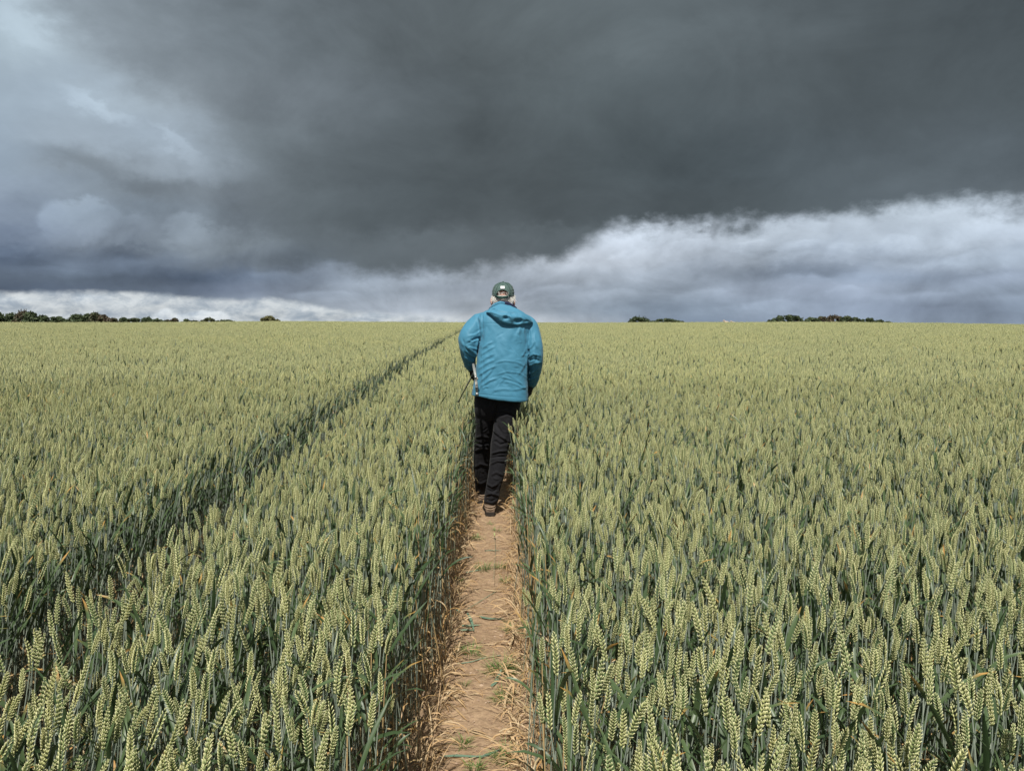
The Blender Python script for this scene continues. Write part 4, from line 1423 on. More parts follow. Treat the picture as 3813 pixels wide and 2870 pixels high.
# white woven label with its few grey marks
lb = MB()
corners = [on_cap(x, y, 0.007) for x, y in ((1863.8, 1065.5), (1878.9, 1065.2), (1879.0, 1074.6), (1864.0, 1075.0))]
ym_ = sum(c_.y for c_ in corners) / 4 - 0.004
corners = [pix(x, y, ym_ + s_ * 0.006) for x, y, s_ in ((1863.8, 1065.5, 1), (1878.9, 1065.2, 1), (1879.0, 1074.6, -1), (1864.0, 1075.0, -1))]
cx_ = sum(corners, Vector()) / 4
nrm = (corners[1] - corners[0]).cross(corners[3] - corners[0]).normalized()
if nrm.y > 0: nrm = -nrm
cr = [c - nrm * (c - cx_).dot(nrm) for c in corners]
bk = [c - nrm * 0.0025 for c in cr]
lb.add([tuple(c + nrm * 0.001) for c in cr] + [tuple(c) for c in bk], [(0, 1, 2, 3), (0, 4, 5, 1), (1, 5, 6, 2), (2, 6, 7, 3), (3, 7, 4, 0)])
label = link('label', lb.mesh('label', [M_TAG], attr=False, smooth=False), cap)
ib = MB()
ux, uy = (cr[1] - cr[0]), (cr[3] - cr[0])
def mark(x0, x1, y0, y1):
    q = [cr[0] + ux * a + uy * b_ + nrm * 0.0016 for a, b_ in ((x0, y0), (x1, y0), (x1, y1), (x0, y1))]
    ib.add([tuple(v) for v in q], [(0, 1, 2, 3)])
for a in ((0.58, 0.78, 0.16, 0.20), (0.46, 0.60, 0.40, 0.50), (0.62, 0.72, 0.43, 0.50), (0.74, 0.86, 0.40, 0.50), (0.13, 0.26, 0.62, 0.72), (0.24, 0.42, 0.70, 0.76), (0.46, 0.60, 0.70, 0.78), (0.63, 0.84, 0.70, 0.77)): mark(*a)
link('print', ib.mesh('print', [M_INK], attr=False, smooth=False), label)

# --- white hair: a close under-layer and loose locks
m_hair, nt, b = new_mat('white_hair')
tn, tt_, _dd = attr_wv(nt)
hcol = mixc(tn, (0.66, 0.62, 0.55), (0.95, 0.94, 0.90))
setin(nt, b.inputs['Base Color'], hcol)
b.inputs['Roughness'].default_value = 0.45
translucent(nt, b, hcol, 0.2)
hrng = np.random.default_rng(3)
hb = MB()
def head_pt(th, z, k=1.0):
    """Point on the scalp at height z above the head's centre."""
    zz = (z - 0.012) / 0.092
    r = math.sqrt(max(0.05, 1 - zz * zz)) if zz > -0.1 else 1.0 - 0.10 * (-(zz) - 0.1)
    return hc + Vector((0.079 * r * math.cos(th) * k, 0.005 + 0.099 * r * math.sin(th) * k, z))
def lock(p0, d, n_out, L, w, tint, droop):
    P = [Vector(p0)]
    v = Vector(d)
    for i in range(4):
        P.append(P[-1] + v.normalized() * L / 4)
        v = v + Vector((0, 0, -droop)) + Vector(hrng.normal(0, 0.14, 3))
    side = Vector(d).cross(Vector(n_out)).normalized()
    V, A = [], []
    for i, p in enumerate(P):
        ww = w * (1 - 0.75 * i / 4)
        V += [tuple(p - side * ww), tuple(p + Vector(n_out) * ww * 0.5), tuple(p + side * ww)]
        A += [(tint, i / 4, 0)] * 3
    hb.add(V, ring_faces(5, 3, close=False), A)
for i in range(2600):
    th = hrng.uniform(-math.pi + 0.05, -0.05) if hrng.random() < 0.9 else hrng.uniform(-math.pi - 0.5, 0.5)
    side_ = abs(math.cos(th))
    zlo = -0.052 + 0.022 * (1 - side_) if side_ < 0.75 else -0.048
    z = hrng.uniform(-0.020, 0.004) - 0.016 * (1 - side_)
    p0 = head_pt(th, z, 1.03)
    no = Vector((math.cos(th) * 1.2, math.sin(th), 0)).normalized()
    L = hrng.uniform(0.026, 0.056) * (0.55 + 0.55 * side_)
    if side_ < 0.55: L *= 0.72
    if side_ > 0.90 and (hrng.random() < 0.55): continue
    if side_ > 0.93: L *= 0.55
    d = Vector((hrng.normal(0.10, 0.35), 0, -1)) + no * hrng.uniform(0.0, 0.55)
    lock(p0, d, no, L, hrng.uniform(0.0008, 0.0018), hrng.uniform(0, 1) ** 0.7, 0.18)
for i in range(60):                                                  # locks blown out at both sides
    s = 1 if i % 3 else -1
    th = -0.12 if s > 0 else -math.pi + 0.12
    p0 = head_pt(th + hrng.normal(0, 0.16), hrng.uniform(-0.032, -0.004), 1.05)
    no = Vector((s, -0.2, 0)).normalized()
    lock(p0, Vector((s * (0.8 if s > 0 else 0.25), -0.2, hrng.normal(0.15, 0.3))), Vector((0, -1, 0)), hrng.uniform(0.015, 0.032), 0.0011, hrng.uniform(0.3, 1), 0.25)
for i in range(40):                                                  # wisps over the strap and in the opening
    x = hrng.uniform(1852, 1892)
    p0 = pix(x, hrng.uniform(1086, 1101), 6.2 - 0.108)
    lock(p0, Vector((hrng.normal(0.25, 0.4), -0.15, -1)), Vector((0, -1, 0)), hrng.uniform(0.008, 0.026), 0.0007, hrng.uniform(0.5, 1), 0.1)
hair = link('hair', hb.mesh('hair', [m_hair]), person)
us = MB()
V = []
for th in np.linspace(-math.pi - 0.25, 0.25, 49):
    s_ = abs(math.cos(th))
    for f in np.linspace(0, 1, 7):
        z = -0.006 + (-0.040 + 0.022 * (1 - s_)) * f
        V.append(tuple(head_pt(th, z, 1.015 + 0.03 * math.sin(math.pi * f) ** 0.5)))
us.add(V, ring_faces(49, 7, close=False), np.array([0.55, 0, 0]))
link('under_hair', evaluated(us.mesh('under_hair', [m_hair]), [('SOLIDIFY', dict(thickness=0.004))], 'under_hair'), hair)
for s in (-1, 1):
    eb = MB(); ellipsoid(eb, hc + Vector((s * 0.031, 0.092, 0.000)), (0.012, 0.012, 0.012), 12, 8)
    link('eye', eb.mesh('eye', [M_EYE], attr=False), person)

# --- gloved hands: palm, four fingers of unequal length bent at the knuckles, and a thumb
def glove(wrist, fwd, out, curl, thumb_side, name='glove'):
    """wrist point, direction of the hand, direction the palm faces."""
    f = Vector(fwd).normalized(); n = Vector(out).normalized(); n = (n - f * n.dot(f)).normalized()
    s = f.cross(n) * thumb_side
    mb = MB()
    def T(a, b_, c): return Vector(wrist) + f * a + s * b_ + n * c
    rings = []
    for a, hw, hd in ((-0.035, 0.029, 0.023), (0.0, 0.028, 0.020), (0.03, 0.036, 0.020), (0.06, 0.042, 0.018), (0.088, 0.041, 0.015), (0.096, 0.036, 0.011)):
        rings.append([tuple(T(a, hw * math.cos(t), hd * math.sin(t))) for t in np.linspace(0, 2 * math.pi, 16, endpoint=False)])
    add_loft(mb, rings)
    for k_, (b_, L) in enumerate(((0.030, 0.070), (0.011, 0.080), (-0.009, 0.075), (-0.028, 0.060))):
        P = [T(0.075, b_, 0.0)]
        ang = 0.15
        for seg, fr in enumerate((0.3, 0.42, 0.32, 0.26)):
            P.append(P[-1] + (f * math.cos(ang) + n * math.sin(ang)) * L * fr)
            ang += curl * (0.5 if seg == 0 else 1.0)
        add_tube(mb, catmull(P, 3), np.linspace(0.0105, 0.0082, 13), 10)
    P = [T(0.010, 0.022, 0.008), T(0.032, 0.044, 0.018), T(0.056, 0.052, 0.032), T(0.078, 0.046, 0.044)]
    add_tube(mb, catmull(P, 3), np.linspace(0.013, 0.0095, 10), 10)
    me = fuse(mb, 'glove', 0.0036, 2, M_GLOVE)
    return link(name, me, person)


glove(pix(1752, 1366, 6.20), (0.10, 0.35, -0.55), (0.9, 0.1, -0.2), 0.95, 1)
glove(pix(1979, 1432, 6.20), (-0.22, 0.25, -1.0), (-0.9, 0.35, 0.0), 0.75, -1)

# --- the folding stick carried in the left hand
pole = bpy.data.objects.new('walking_stick', None)
col.objects.link(pole)
grip = pix(1757, 1392, 6.17)
pole.location = grip
tag(pole, 'grey metal folding stick held in the left hand beside the jacket hem', 'walking stick')
inv = Vector(grip)
def part_tube(name, pts, rad, mat, ns=14):
    mb = MB(); add_tube(mb, [Vector(p) - inv for p in pts], rad, ns)
    return link(name, mb.mesh(name, [mat], attr=False), pole)
a0, a1, a2 = pix(1762.5, 1357, 6.02), pix(1771.5, 1404, 5.87), pix(1776, 1466, 5.83)
part_tube('upper_tube', [a0, a1], 0.0105, M_STEELD)
part_tube('clamp', [a1 + (a0 - a1) * 0.06, a1 + (a2 - a1) * 0.08], [0.0118, 0.0118], M_BRIGHT)
part_tube('clamp_lever', [pix(1777, 1405, 5.865), pix(1779.5, 1414, 5.863)], 0.0042, M_STEELD, 8)
for s in (-0.0052, 0.0052):
    part_tube('lower_rod', [a1 + Vector((s, 0, 0)), a2 + Vector((s, 0, 0))], 0.0043, M_STEEL, 10)
part_tube('spacer', [a1 + (a2 - a1) * 0.60, a1 + (a2 - a1) * 0.64], [0.0115, 0.0115], M_STEELD)
part_tube('end_cap', [a2 + (a1 - a2) * 0.05, a2, a2 + (a2 - a1).normalized() * 0.012], [0.0115, 0.0132, 0.0125], M_BRIGHT)
part_tube('end_plug', [a2 + (a2 - a1).normalized() * 0.010, a2 + (a2 - a1).normalized() * 0.015], [0.0105, 0.0098], M_STEELD)
tip = pix(1709, 1492, 6.75)
part_tube('shaft', [pix(1765, 1385, 6.12), tip], [0.0060, 0.0052], M_STEELD, 10)
part_tube('tip', [tip, tip + (tip - pix(1765, 1385, 6.12)).normalized() * 0.05], [0.0075, 0.0060], M_STEEL, 10)
# ------------------------------------------------------------------ litter, weeds and stones on the path
trng = np.random.default_rng(77)
def soil_z(x, y):
    d = abs(x - path_x(y))
    edge_ = 1 - min(max((d - 0.12) / 0.12, 0), 1)
    return float(ground_z(x, y)) - 0.022 * edge_ + 0.010 * mnoise.noise(Vector((x * 5, y * 5, 0.3)))


def straw_mat(name, c0, c1, c2):
    m, nt, b = new_mat(name)
    tint, t, dead = attr_wv(nt)
    c = mixc(tint, c0, c1)
    c = mixc(sstep(t, 0.3, 1.0), c, c2)
    setin(nt, b.inputs['Base Color'], c)
    b.inputs['Roughness'].default_value = 0.6
    translucent(nt, b, c, 0.12)
    return m


M_STRAW = straw_mat('dry_straw', (0.34, 0.235, 0.125), (0.60, 0.47, 0.29), (0.52, 0.33, 0.15))
M_GRASS = straw_mat('weed_grass', (0.055, 0.120, 0.025), (0.13, 0.22, 0.050), (0.20, 0.28, 0.08))
M_FALLEN = straw_mat('fallen_green_leaf', (0.11, 0.19, 0.13), (0.20, 0.29, 0.20), (0.16, 0.24, 0.16))


def strip(mb, x, y, az, L, w, tint, lift=0.004, curl=0.0, arch=0.0, seg=5, mat=0, z0=None):
    V, A = [], []
    px_, py_ = x, y
    for i in range(seg + 1):
        f = i / seg
        z = (soil_z(px_, py_) if z0 is None else z0) + lift + arch * math.sin(math.pi * f) + 0.002
        ww = w * (1 - 0.6 * abs(2 * f - 0.7)) * 0.5
        nx_, ny_ = -math.sin(az), math.cos(az)
        tl = 0.35 * ww
        V += [(px_ - nx_ * ww, py_ - ny_ * ww, z + tl), (px_ + nx_ * ww, py_ + ny_ * ww, z - tl * 0.3)]
        A += [(tint, f, 1)] * 2
        px_ += math.cos(az) * L / seg; py_ += math.sin(az) * L / seg
        az += curl / seg
    mb.add(V, ring_faces(seg + 1, 2, close=False), A, mat)


# fine litter nobody could count
mb = MB()
for _ in range(2600):
    y = 2.2 + 7.0 * trng.random() ** 1.5
    s = 1 if trng.random() < 0.5 else -1
    if trng.random() < 0.62: x = path_x(y) + s * trng.normal(PATH_HALF - 0.01, 0.045)
    else: x = path_x(y) + trng.uniform(-0.17, 0.17)
    az = trng.normal(0.0, 0.55) + (math.pi if trng.random() < 0.5 else 0)
    strip(mb, x, y, az, trng.uniform(0.02, 0.11), trng.uniform(0.0010, 0.0030), trng.random(), trng.uniform(0, 0.010), trng.normal(0, 0.7), trng.uniform(0, 0.010))
litter = link('straw_litter', mb.mesh('straw_litter', [M_STRAW]))
tag(litter, 'dry broken straw strewn along both edges of the bare path', 'straw', None, 'stuff')
# matted dead leaves standing and sagging at the foot of the crop on both sides
mb = MB()
for _ in range(1900):
    y = 2.2 + 8.0 * trng.random() ** 1.4
    s = 1 if trng.random() < 0.5 else -1
    x = path_x(y) + s * (PATH_HALF + trng.normal(0.01, 0.030))
    z = soil_z(x, y)
    lf = make_leaf(trng, (x, y, z), (0 if s < 0 else math.pi) + trng.normal(0, 1.1), trng.uniform(0.06, 0.20), trng.uniform(0.003, 0.008),
                   trng.uniform(0.5, 1.45), trng.uniform(0.8, 3.6), trng.random(), 1.0, 5, trng.uniform(-2, 2))
    for f in lf.M4: f[:] = 0
    mb.merge(lf)
mat_ = link('dead_leaf_mat', mb.mesh('dead_leaf_mat', [M_STRAW]))
tag(mat_, 'tangle of tan dead wheat leaves sagging from the foot of the crop beside the path', 'dead leaves', None, 'stuff')
# crumbs of soil and small stones
mb = MB()
oct_V = np.array([(1, 0, 0), (-1, 0, 0), (0, 1, 0), (0, -1, 0), (0, 0, 1), (0, 0, -1)], float)
oct_F = np.array([(0, 2, 4), (2, 1, 4), (1, 3, 4), (3, 0, 4), (2, 0, 5), (1, 2, 5), (3, 1, 5), (0, 3, 5)])
for _ in range(4200):
    y = 2.2 + 5.5 * trng.random() ** 1.6
    x = path_x(y) + trng.uniform(-0.24, 0.24)
    r = trng.uniform(0.0012, 0.0045) if trng.random() < 0.93 else trng.uniform(0.005, 0.010)
    V = oct_V * (np.array([r, r, r * 0.6]) * trng.uniform(0.7, 1.3, 3)) + trng.normal(0, r * 0.12, (6, 3)) + np.array([x, y, soil_z(x, y) + r * 0.25])
    mb.add(V, oct_F, np.array([trng.random(), 0, 0]))
m, nt, b = new_mat('soil_crumb')
tint, _, _ = attr_wv(nt)
setin(nt, b.inputs['Base Color'], mixc(tint, (0.24, 0.15, 0.095), (0.46, 0.34, 0.24)))
b.inputs['Roughness'].default_value = 0.95
tag(link('soil_crumbs', mb.mesh('soil_crumbs', [m], smooth=False)), 'small crumbs of dry soil and grit lying on the path', 'grit', None, 'stuff')


def on_ground(px, py):
    d = pix(px, py, 1.0) - Vector((0, 0, CAM_H))
    t = (CAM_H + 0.012) / -d.z
    return d.x * t, d.y * t


# grass tufts growing in the path
tufts = [
    (1752, 2430, 0.085, 90, 'small green grass tuft on the left of the path above the fallen straw bundle'),
    (1868, 2490, 0.120, 190, 'largest green grass tuft at the right edge of the path'),
    (1875, 2595, 0.080, 110, 'dark green grass tuft at the right path edge just below the largest one'),
    (1725, 2760, 0.060, 60, 'lone small grass tuft in the bare middle of the nearest path stretch'),
    (1885, 2820, 0.085, 110, 'grass tuft at the right path edge closest to the camera'),
    (1765, 2855, 0.060, 70, 'thin grass tuft in mid path at the bottom of the photo'),
    (1730, 2545, 0.040, 30, 'tiny sparse grass tuft in mid path beside the straw bundle'),
    (1800, 2115, 0.085, 90, 'flat green grass tuft on mid path, first wide one behind the boots'),
    (1776, 2000, 0.075, 80, 'grass tuft on the left side of the path a step behind the boots'),
    (1848, 1972, 0.050, 50, 'small grass tuft on the right side of the path a step behind the boots'),
    (1862, 2110, 0.070, 80, 'grass tuft at the right side of the path beside the flat tuft'),
    (1885, 2160, 0.075, 80, 'yellowing grass tuft against the right wheat wall'),
    (1708, 2165, 0.060, 60, 'grass tuft tucked against the left wheat wall'),
    (1825, 1945, 0.045, 40, 'tiny green tuft in mid path close behind the boot heel'),
    (1905, 2340, 0.070, 70, 'green tuft under the curled straw at the right path edge'),
]
for px_, py_, r, n, lab in tufts:
    gx_, gy_ = on_ground(px_, py_)
    z0 = soil_z(gx_, gy_)
    mb = MB()
    for _ in range(n):
        a_ = trng.uniform(0, 6.28); q = r * 0.45 * trng.random() ** 0.7
        lf = make_leaf(trng, (math.cos(a_) * q, math.sin(a_) * q * 0.8, -0.004), a_ + trng.normal(0, 0.7), trng.uniform(0.35, 0.95) * r, trng.uniform(0.0018, 0.0034),
                       trng.uniform(0.25, 1.3), trng.uniform(0.2, 1.6), trng.random(), 0.0, 3, 0.0)
        for f in lf.M4: f[:] = 0
        mb.merge(lf)
    o = link('grass_tuft', mb.mesh('grass_tuft', [M_GRASS]), None, (gx_, gy_, z0))
    tag(o, lab, 'grass tuft', 'grass tufts growing on the path')

# single fallen leaves, straws and stalks that can be told apart
def fallen(name, pts, w, mat, lab, cat, seg=4, ear=False, lift=0.006, flat=True, grp=None):
    P = []
    for q in pts:
        x, y = on_ground(q[0], q[1])
        P.append((x, y, soil_z(x, y) + lift + (q[2] if len(q) > 2 else 0)))
    P = np.array(P)
    o0 = P[0].copy()
    C = catmull(P, seg) - o0
    mb = MB()
    tint = trng.random()
    if flat:
        T = np.gradient(C, axis=0); T /= np.linalg.norm(T, axis=1)[:, None]
        V, A = [], []
        for i, (c_, t_) in enumerate(zip(C, T)):
            s_ = np.cross(t_, (0, 0, 1)); s_ /= np.linalg.norm(s_)
            f = i / (len(C) - 1)
            ww = w * 0.5 * (1 - abs(2 * f - 0.8) ** 2.5 * 0.75)
            V += [tuple(c_ - s_ * ww + np.array([0, 0, ww * 0.35])), tuple(c_), tuple(c_ + s_ * ww + np.array([0, 0, ww * 0.15]))]
            A += [(tint, f, 1)] * 3
        mb.add(V, ring_faces(len(C), 3, close=False), A)
    else:
        add_tube(mb, C, w * 0.5, 6, (tint, 0.2, 1))
    if ear:
        root = link(name, None, None, tuple(o0))
        link('stem', mb.mesh('stem', [mat]), root)
        e = make_ear(trng, C[-1], C[-1] - C[-2], 0, 0.3, 0.05)
        link('ear', e.mesh('ear', [WM[0]]), root)
    else:
        root = link(name, mb.mesh(name, [mat]), None, tuple(o0))
    tag(root, lab, cat, grp)


GRP_L, GRP_S = 'fallen green leaves on the path', 'loose straws lying on the path'
fallen('fallen_leaf', [(1640, 2815), (1700, 2812), (1770, 2813), (1800, 2806)], 0.012, M_FALLEN, 'long grey-green leaf lying straight across the path at the photo bottom', 'leaf', grp=GRP_L)
fallen('fallen_leaf', [(1790, 2815), (1830, 2800), (1870, 2782)], 0.014, M_FALLEN, 'wide pale green leaf slanting up to the right near the path bottom', 'leaf', grp=GRP_L)
fallen('fallen_leaf', [(1830, 2552), (1850, 2525), (1870, 2490, 0.02)], 0.017, M_FALLEN, 'broad green leaf blade pointing into the largest grass tuft', 'leaf', grp=GRP_L)
fallen('fallen_leaf', [(1720, 2326), (1755, 2324), (1795, 2318)], 0.016, M_FALLEN, 'blue-green leaf lying level across mid path, uppermost of two', 'leaf', grp=GRP_L)
fallen('fallen_leaf', [(1715, 2345), (1740, 2342), (1765, 2340)], 0.018, M_FALLEN, 'blue-green leaf just below the level one in mid path', 'leaf', grp=GRP_L)
fallen('fallen_leaf', [(1740, 2300, 0.03), (1755, 2320, 0.02), (1766, 2350)], 0.014, M_FALLEN, 'dark leaf blade bending down over the two blue-green leaves', 'leaf', grp=GRP_L)
fallen('fallen_leaf', [(1735, 2128), (1760, 2122), (1800, 2116)], 0.014, M_FALLEN, 'pale blue-green leaf pointing left on the upper path', 'leaf', grp=GRP_L)
fallen('fallen_leaf', [(1805, 2046), (1835, 2045), (1872, 2045)], 0.012, M_FALLEN, 'pale blue-green leaf level across the path nearest the boots', 'leaf', grp=GRP_L)
fallen('fallen_leaf', [(1782, 2292), (1820, 2298), (1890, 2299)], 0.016, M_FALLEN, 'long yellow-green leaf lying towards the right wheat wall', 'leaf', grp=GRP_L)
fallen('fallen_leaf', [(1692, 2262), (1705, 2270), (1712, 2280)], 0.016, M_FALLEN, 'short green leaf by the left edge above mid path', 'leaf', grp=GRP_L)
fallen('fallen_stalk', [(1690, 2468), (1750, 2462), (1800, 2448), (1865, 2436)], 0.005, M_FALLEN, 'thin green stalk slanting across the path through the left tuft', 'stalk', flat=False, ear=False)
fallen('fallen_stalk', [(1838, 2180, 0.05), (1842, 2120, 0.04), (1845, 2060, 0.03), (1842, 2010, 0.03)], 0.0020, M_FALLEN, 'thin grey-green stalk with an ear lying lengthwise along mid path', 'stalk', flat=False, ear=True)
fallen('fallen_stalk', [(1660, 2310), (1740, 2262), (1800, 2225), (1850, 2195)], 0.0035, M_FALLEN, 'fine green stalk crossing the path from lower left to upper right', 'stalk', flat=False)
for pts, w, lab in (
    ([(1672, 2502), (1720, 2508), (1785, 2506)], 0.010, 'orange straw blade lying level at the left path edge'),
    ([(1745, 2712), (1830, 2745), (1870, 2790), (1925, 2842)], 0.009, 'longest pale straw running down to the right near the path bottom'),
    ([(1726, 2708), (1775, 2712), (1820, 2730)], 0.006, 'brown straw starting beside the top of the longest pale straw'),
    ([(1858, 2740, 0.02), (1890, 2744, 0.03), (1925, 2790), (1940, 2860)], 0.011, 'bent yellow straw arching beside the nearest right tuft'),
    ([(1640, 2548), (1700, 2590), (1735, 2620)], 0.008, 'upper thick straw of the bundle spilling from the left edge'),
    ([(1650, 2560), (1705, 2602), (1742, 2640)], 0.007, 'middle straw of the bundle spilling from the left edge'),
    ([(1655, 2600), (1700, 2640), (1745, 2680)], 0.007, 'lowest straw of the bundle spilling from the left edge'),
    ([(1645, 2548), (1700, 2565), (1735, 2590, 0.01)], 0.012, 'curled leaf-wide straw on top of the bundle at left'),
    ([(1752, 2584), (1780, 2580), (1812, 2584)], 0.006, 'short pale straw alone in mid path'),
    ([(1800, 2390), (1840, 2388), (1875, 2376)], 0.006, 'pale straw lying across the right half of the path'),
    ([(1750, 2395), (1785, 2400), (1805, 2402)], 0.006, 'short straw meeting the pale one in mid path'),
    ([(1678, 2480), (1710, 2480), (1735, 2500)], 0.008, 'pale straw bending down at the left edge'),
    ([(1595, 2775), (1635, 2790), (1675, 2790)], 0.016, 'wide cream and yellow straw blade at the bottom left edge'),
    ([(1790, 2500), (1830, 2490), (1870, 2492)], 0.007, 'pale straw reaching into the largest grass tuft'),
    ([(1895, 2420), (1912, 2380, 0.04), (1900, 2345, 0.06), (1882, 2362, 0.03)], 0.012, 'curled cream straw hooked over at the right path edge'),
    ([(1875, 2660), (1885, 2610, 0.03), (1912, 2588, 0.05), (1900, 2680)], 0.010, 'folded tan straw hanging at the right edge by the dark tuft'),
    ([(1800, 2190), (1850, 2196), (1900, 2200)], 0.012, 'bright yellow straw lying level on the right of the upper path'),
    ([(1780, 2285), (1830, 2280), (1890, 2278)], 0.010, 'pale tan blade above the long yellow-green leaf'),
    ([(1822, 1992), (1860, 2008), (1905, 2018)], 0.006, 'thin pale straw near the boots slanting to the right'),
    ([(1770, 1830), (1800, 1870, .03), (1790, 1900)], 0.008, 'tan blade bent over by the left of the boots'),
): fallen('straw', pts, w, M_STRAW, lab, 'straw', grp=GRP_S)

# ------------------------------------------------------------------ bushes and trees beyond the brow
def crown_mat():
    m, nt, b = new_mat('foliage')
    tint, t, kind_ = attr_wv(nt)
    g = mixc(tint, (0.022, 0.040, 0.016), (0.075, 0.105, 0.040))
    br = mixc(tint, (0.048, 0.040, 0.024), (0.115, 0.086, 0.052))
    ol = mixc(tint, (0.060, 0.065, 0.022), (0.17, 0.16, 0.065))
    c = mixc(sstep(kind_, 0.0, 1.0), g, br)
    c = mixc(sstep(kind_, 1.5, 2.0), c, ol)
    setin(nt, b.inputs['Base Color'], c)
    b.inputs['Roughness'].default_value = 0.7
    translucent(nt, b, c, 0.15)
    return m


M_CROWN = crown_mat()
M_BARK = cloth_mat('bark', (0.055, 0.042, 0.030), (0.10, 0.080, 0.060), 0.9, 0.4, 0.8)
brng = np.random.default_rng(99)
def bush(x0, x1, ytop, Yd, kind_, lab, peak=0.5, twiggy=0.3, flat_=1.0, cat='tree', ybase=1203, squash=0.55):
    """Crown of leaf-sized faces on limbs; x0..x1 and ytop are where the photograph shows its outline."""
    gx_ = pix((x0 + x1) / 2, 1200, Yd).x
    gz = float(ground_z(gx_, Yd))
    top_ = pix((x0 + x1) / 2, ytop, Yd).z
    H = top_ - gz
    W = (x1 - x0) / FPX * Yd
    vis = top_ - pix(0, ybase, Yd).z
    root = link('tree', None, None, (gx_, Yd, gz))
    tag(root, lab, cat, 'trees and bushes beyond the brow of the field')
    mb = MB()
    D = max(W * 0.6, 2.0)
    nl = max(6, int(W * 2.2))
    lobes = []
    for i in range(nl):
        f = (i + 0.5) / nl + brng.normal(0, 0.03)
        hh = (math.sin(math.pi * min(max(f ** (math.log(0.5) / math.log(peak)), 0.02), 0.98))) ** squash
        r = brng.uniform(0.5, 0.85) * min(1.5, max(0.5, vis * 0.55))
        lobes.append(((f - 0.5) * max(W - 2 * r * 0.6, 0.1), brng.normal(0, D * 0.2), H - r * 0.85 - (1 - hh) * vis * brng.uniform(0.85, 1.05), r))
        lobes.append(((f - 0.5) * W * 0.92, brng.normal(0, D * 0.25), H - vis * brng.uniform(0.6, 1.1) - r, r * 1.25))
        lobes.append(((f - 0.5) * W * 0.85, brng.normal(0, D * 0.25), max(H - vis * 1.3 - r * 2, 0.8), r * 1.5))
    lf = 0.085 + Yd * 0.0006
    for cx_, cy_, cz_, r in lobes:
        n = int(80 + 170 * r * r)
        for _ in range(n):
            d = brng.normal(0, 1, 3); d /= np.linalg.norm(d)
            q = brng.uniform(0.35, 1.0) ** 0.5 * r * (1 + brng.normal(0, 0.10))
            p = np.array([cx_, cy_, cz_]) + d * q * np.array([1.15, 1.1, 0.9])
            if p[2] < 0.2: continue
            s_ = lf * brng.uniform(0.6, 1.5)
            a1 = brng.normal(0, 1, 3); a1 /= np.linalg.norm(a1); a2 = np.cross(a1, d + brng.normal(0, 0.5, 3)); a2 /= np.linalg.norm(a2) + 1e-6
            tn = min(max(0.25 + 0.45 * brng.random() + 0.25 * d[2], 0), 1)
            kk = kind_ if brng.random() < 0.85 else max(0.0, kind_ - 1.0) if kind_ < 2 else 2.0
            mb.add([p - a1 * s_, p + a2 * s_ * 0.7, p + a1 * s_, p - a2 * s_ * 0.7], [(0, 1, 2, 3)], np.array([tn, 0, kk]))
    for _ in range(int(W * 3 * twiggy) + 2):                         # twigs that stand out of the outline
        f = brng.uniform(0.05, 0.95)
        hh = (math.sin(math.pi * min(max(f ** (math.log(0.5) / math.log(peak)), 0.02), 0.98))) ** squash
        p = np.array([(f - 0.5) * W, brng.normal(0, D * 0.12), H - (1 - hh) * vis - 0.2])
        L = brng.uniform(0.25, 0.6) * max(0.5, min(1.2, vis / 2)) * twiggy * 1.6
        dirv = np.array([brng.normal(0.2, 0.5), 0, 1.0])
        for k_ in range(9):
            q = p + dirv * L * k_ / 8
            s_ = lf * brng.uniform(0.6, 1.1) * (1.1 - k_ / 14)
            a1 = brng.normal(0, 1, 3); a1 /= np.linalg.norm(a1); a2 = np.cross(a1, brng.normal(0, 1, 3)); a2 /= np.linalg.norm(a2)
            mb.add([q - a1 * s_, q + a2 * s_ * 0.7, q + a1 * s_, q - a2 * s_ * 0.7], [(0, 1, 2, 3)], np.array([brng.random() * 0.6, 0, kind_]))
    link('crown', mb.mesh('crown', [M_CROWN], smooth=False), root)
    tb = MB()
    base_r = 0.10 + 0.03 * H * 0.4
    add_tube(tb, [(0, 0, -0.3), (0.05, 0, H * 0.2), (0.12, 0, H * 0.4)], [base_r * 1.3, base_r, base_r * 0.7], 8)
    for k_ in range(5):
        a_ = k_ * 1.3
        ex_ = (k_ / 4 - 0.5) * W * 0.55
        add_tube(tb, [(0.05, 0, H * 0.22), (ex_ * 0.5, math.sin(a_) * 0.5, H * 0.45), (ex_, math.sin(a_) * 0.9, H * 0.72)], [base_r * 0.6, base_r * 0.4, base_r * 0.15], 6)
    link('trunk', tb.mesh('trunk', [M_BARK], attr=False), root)


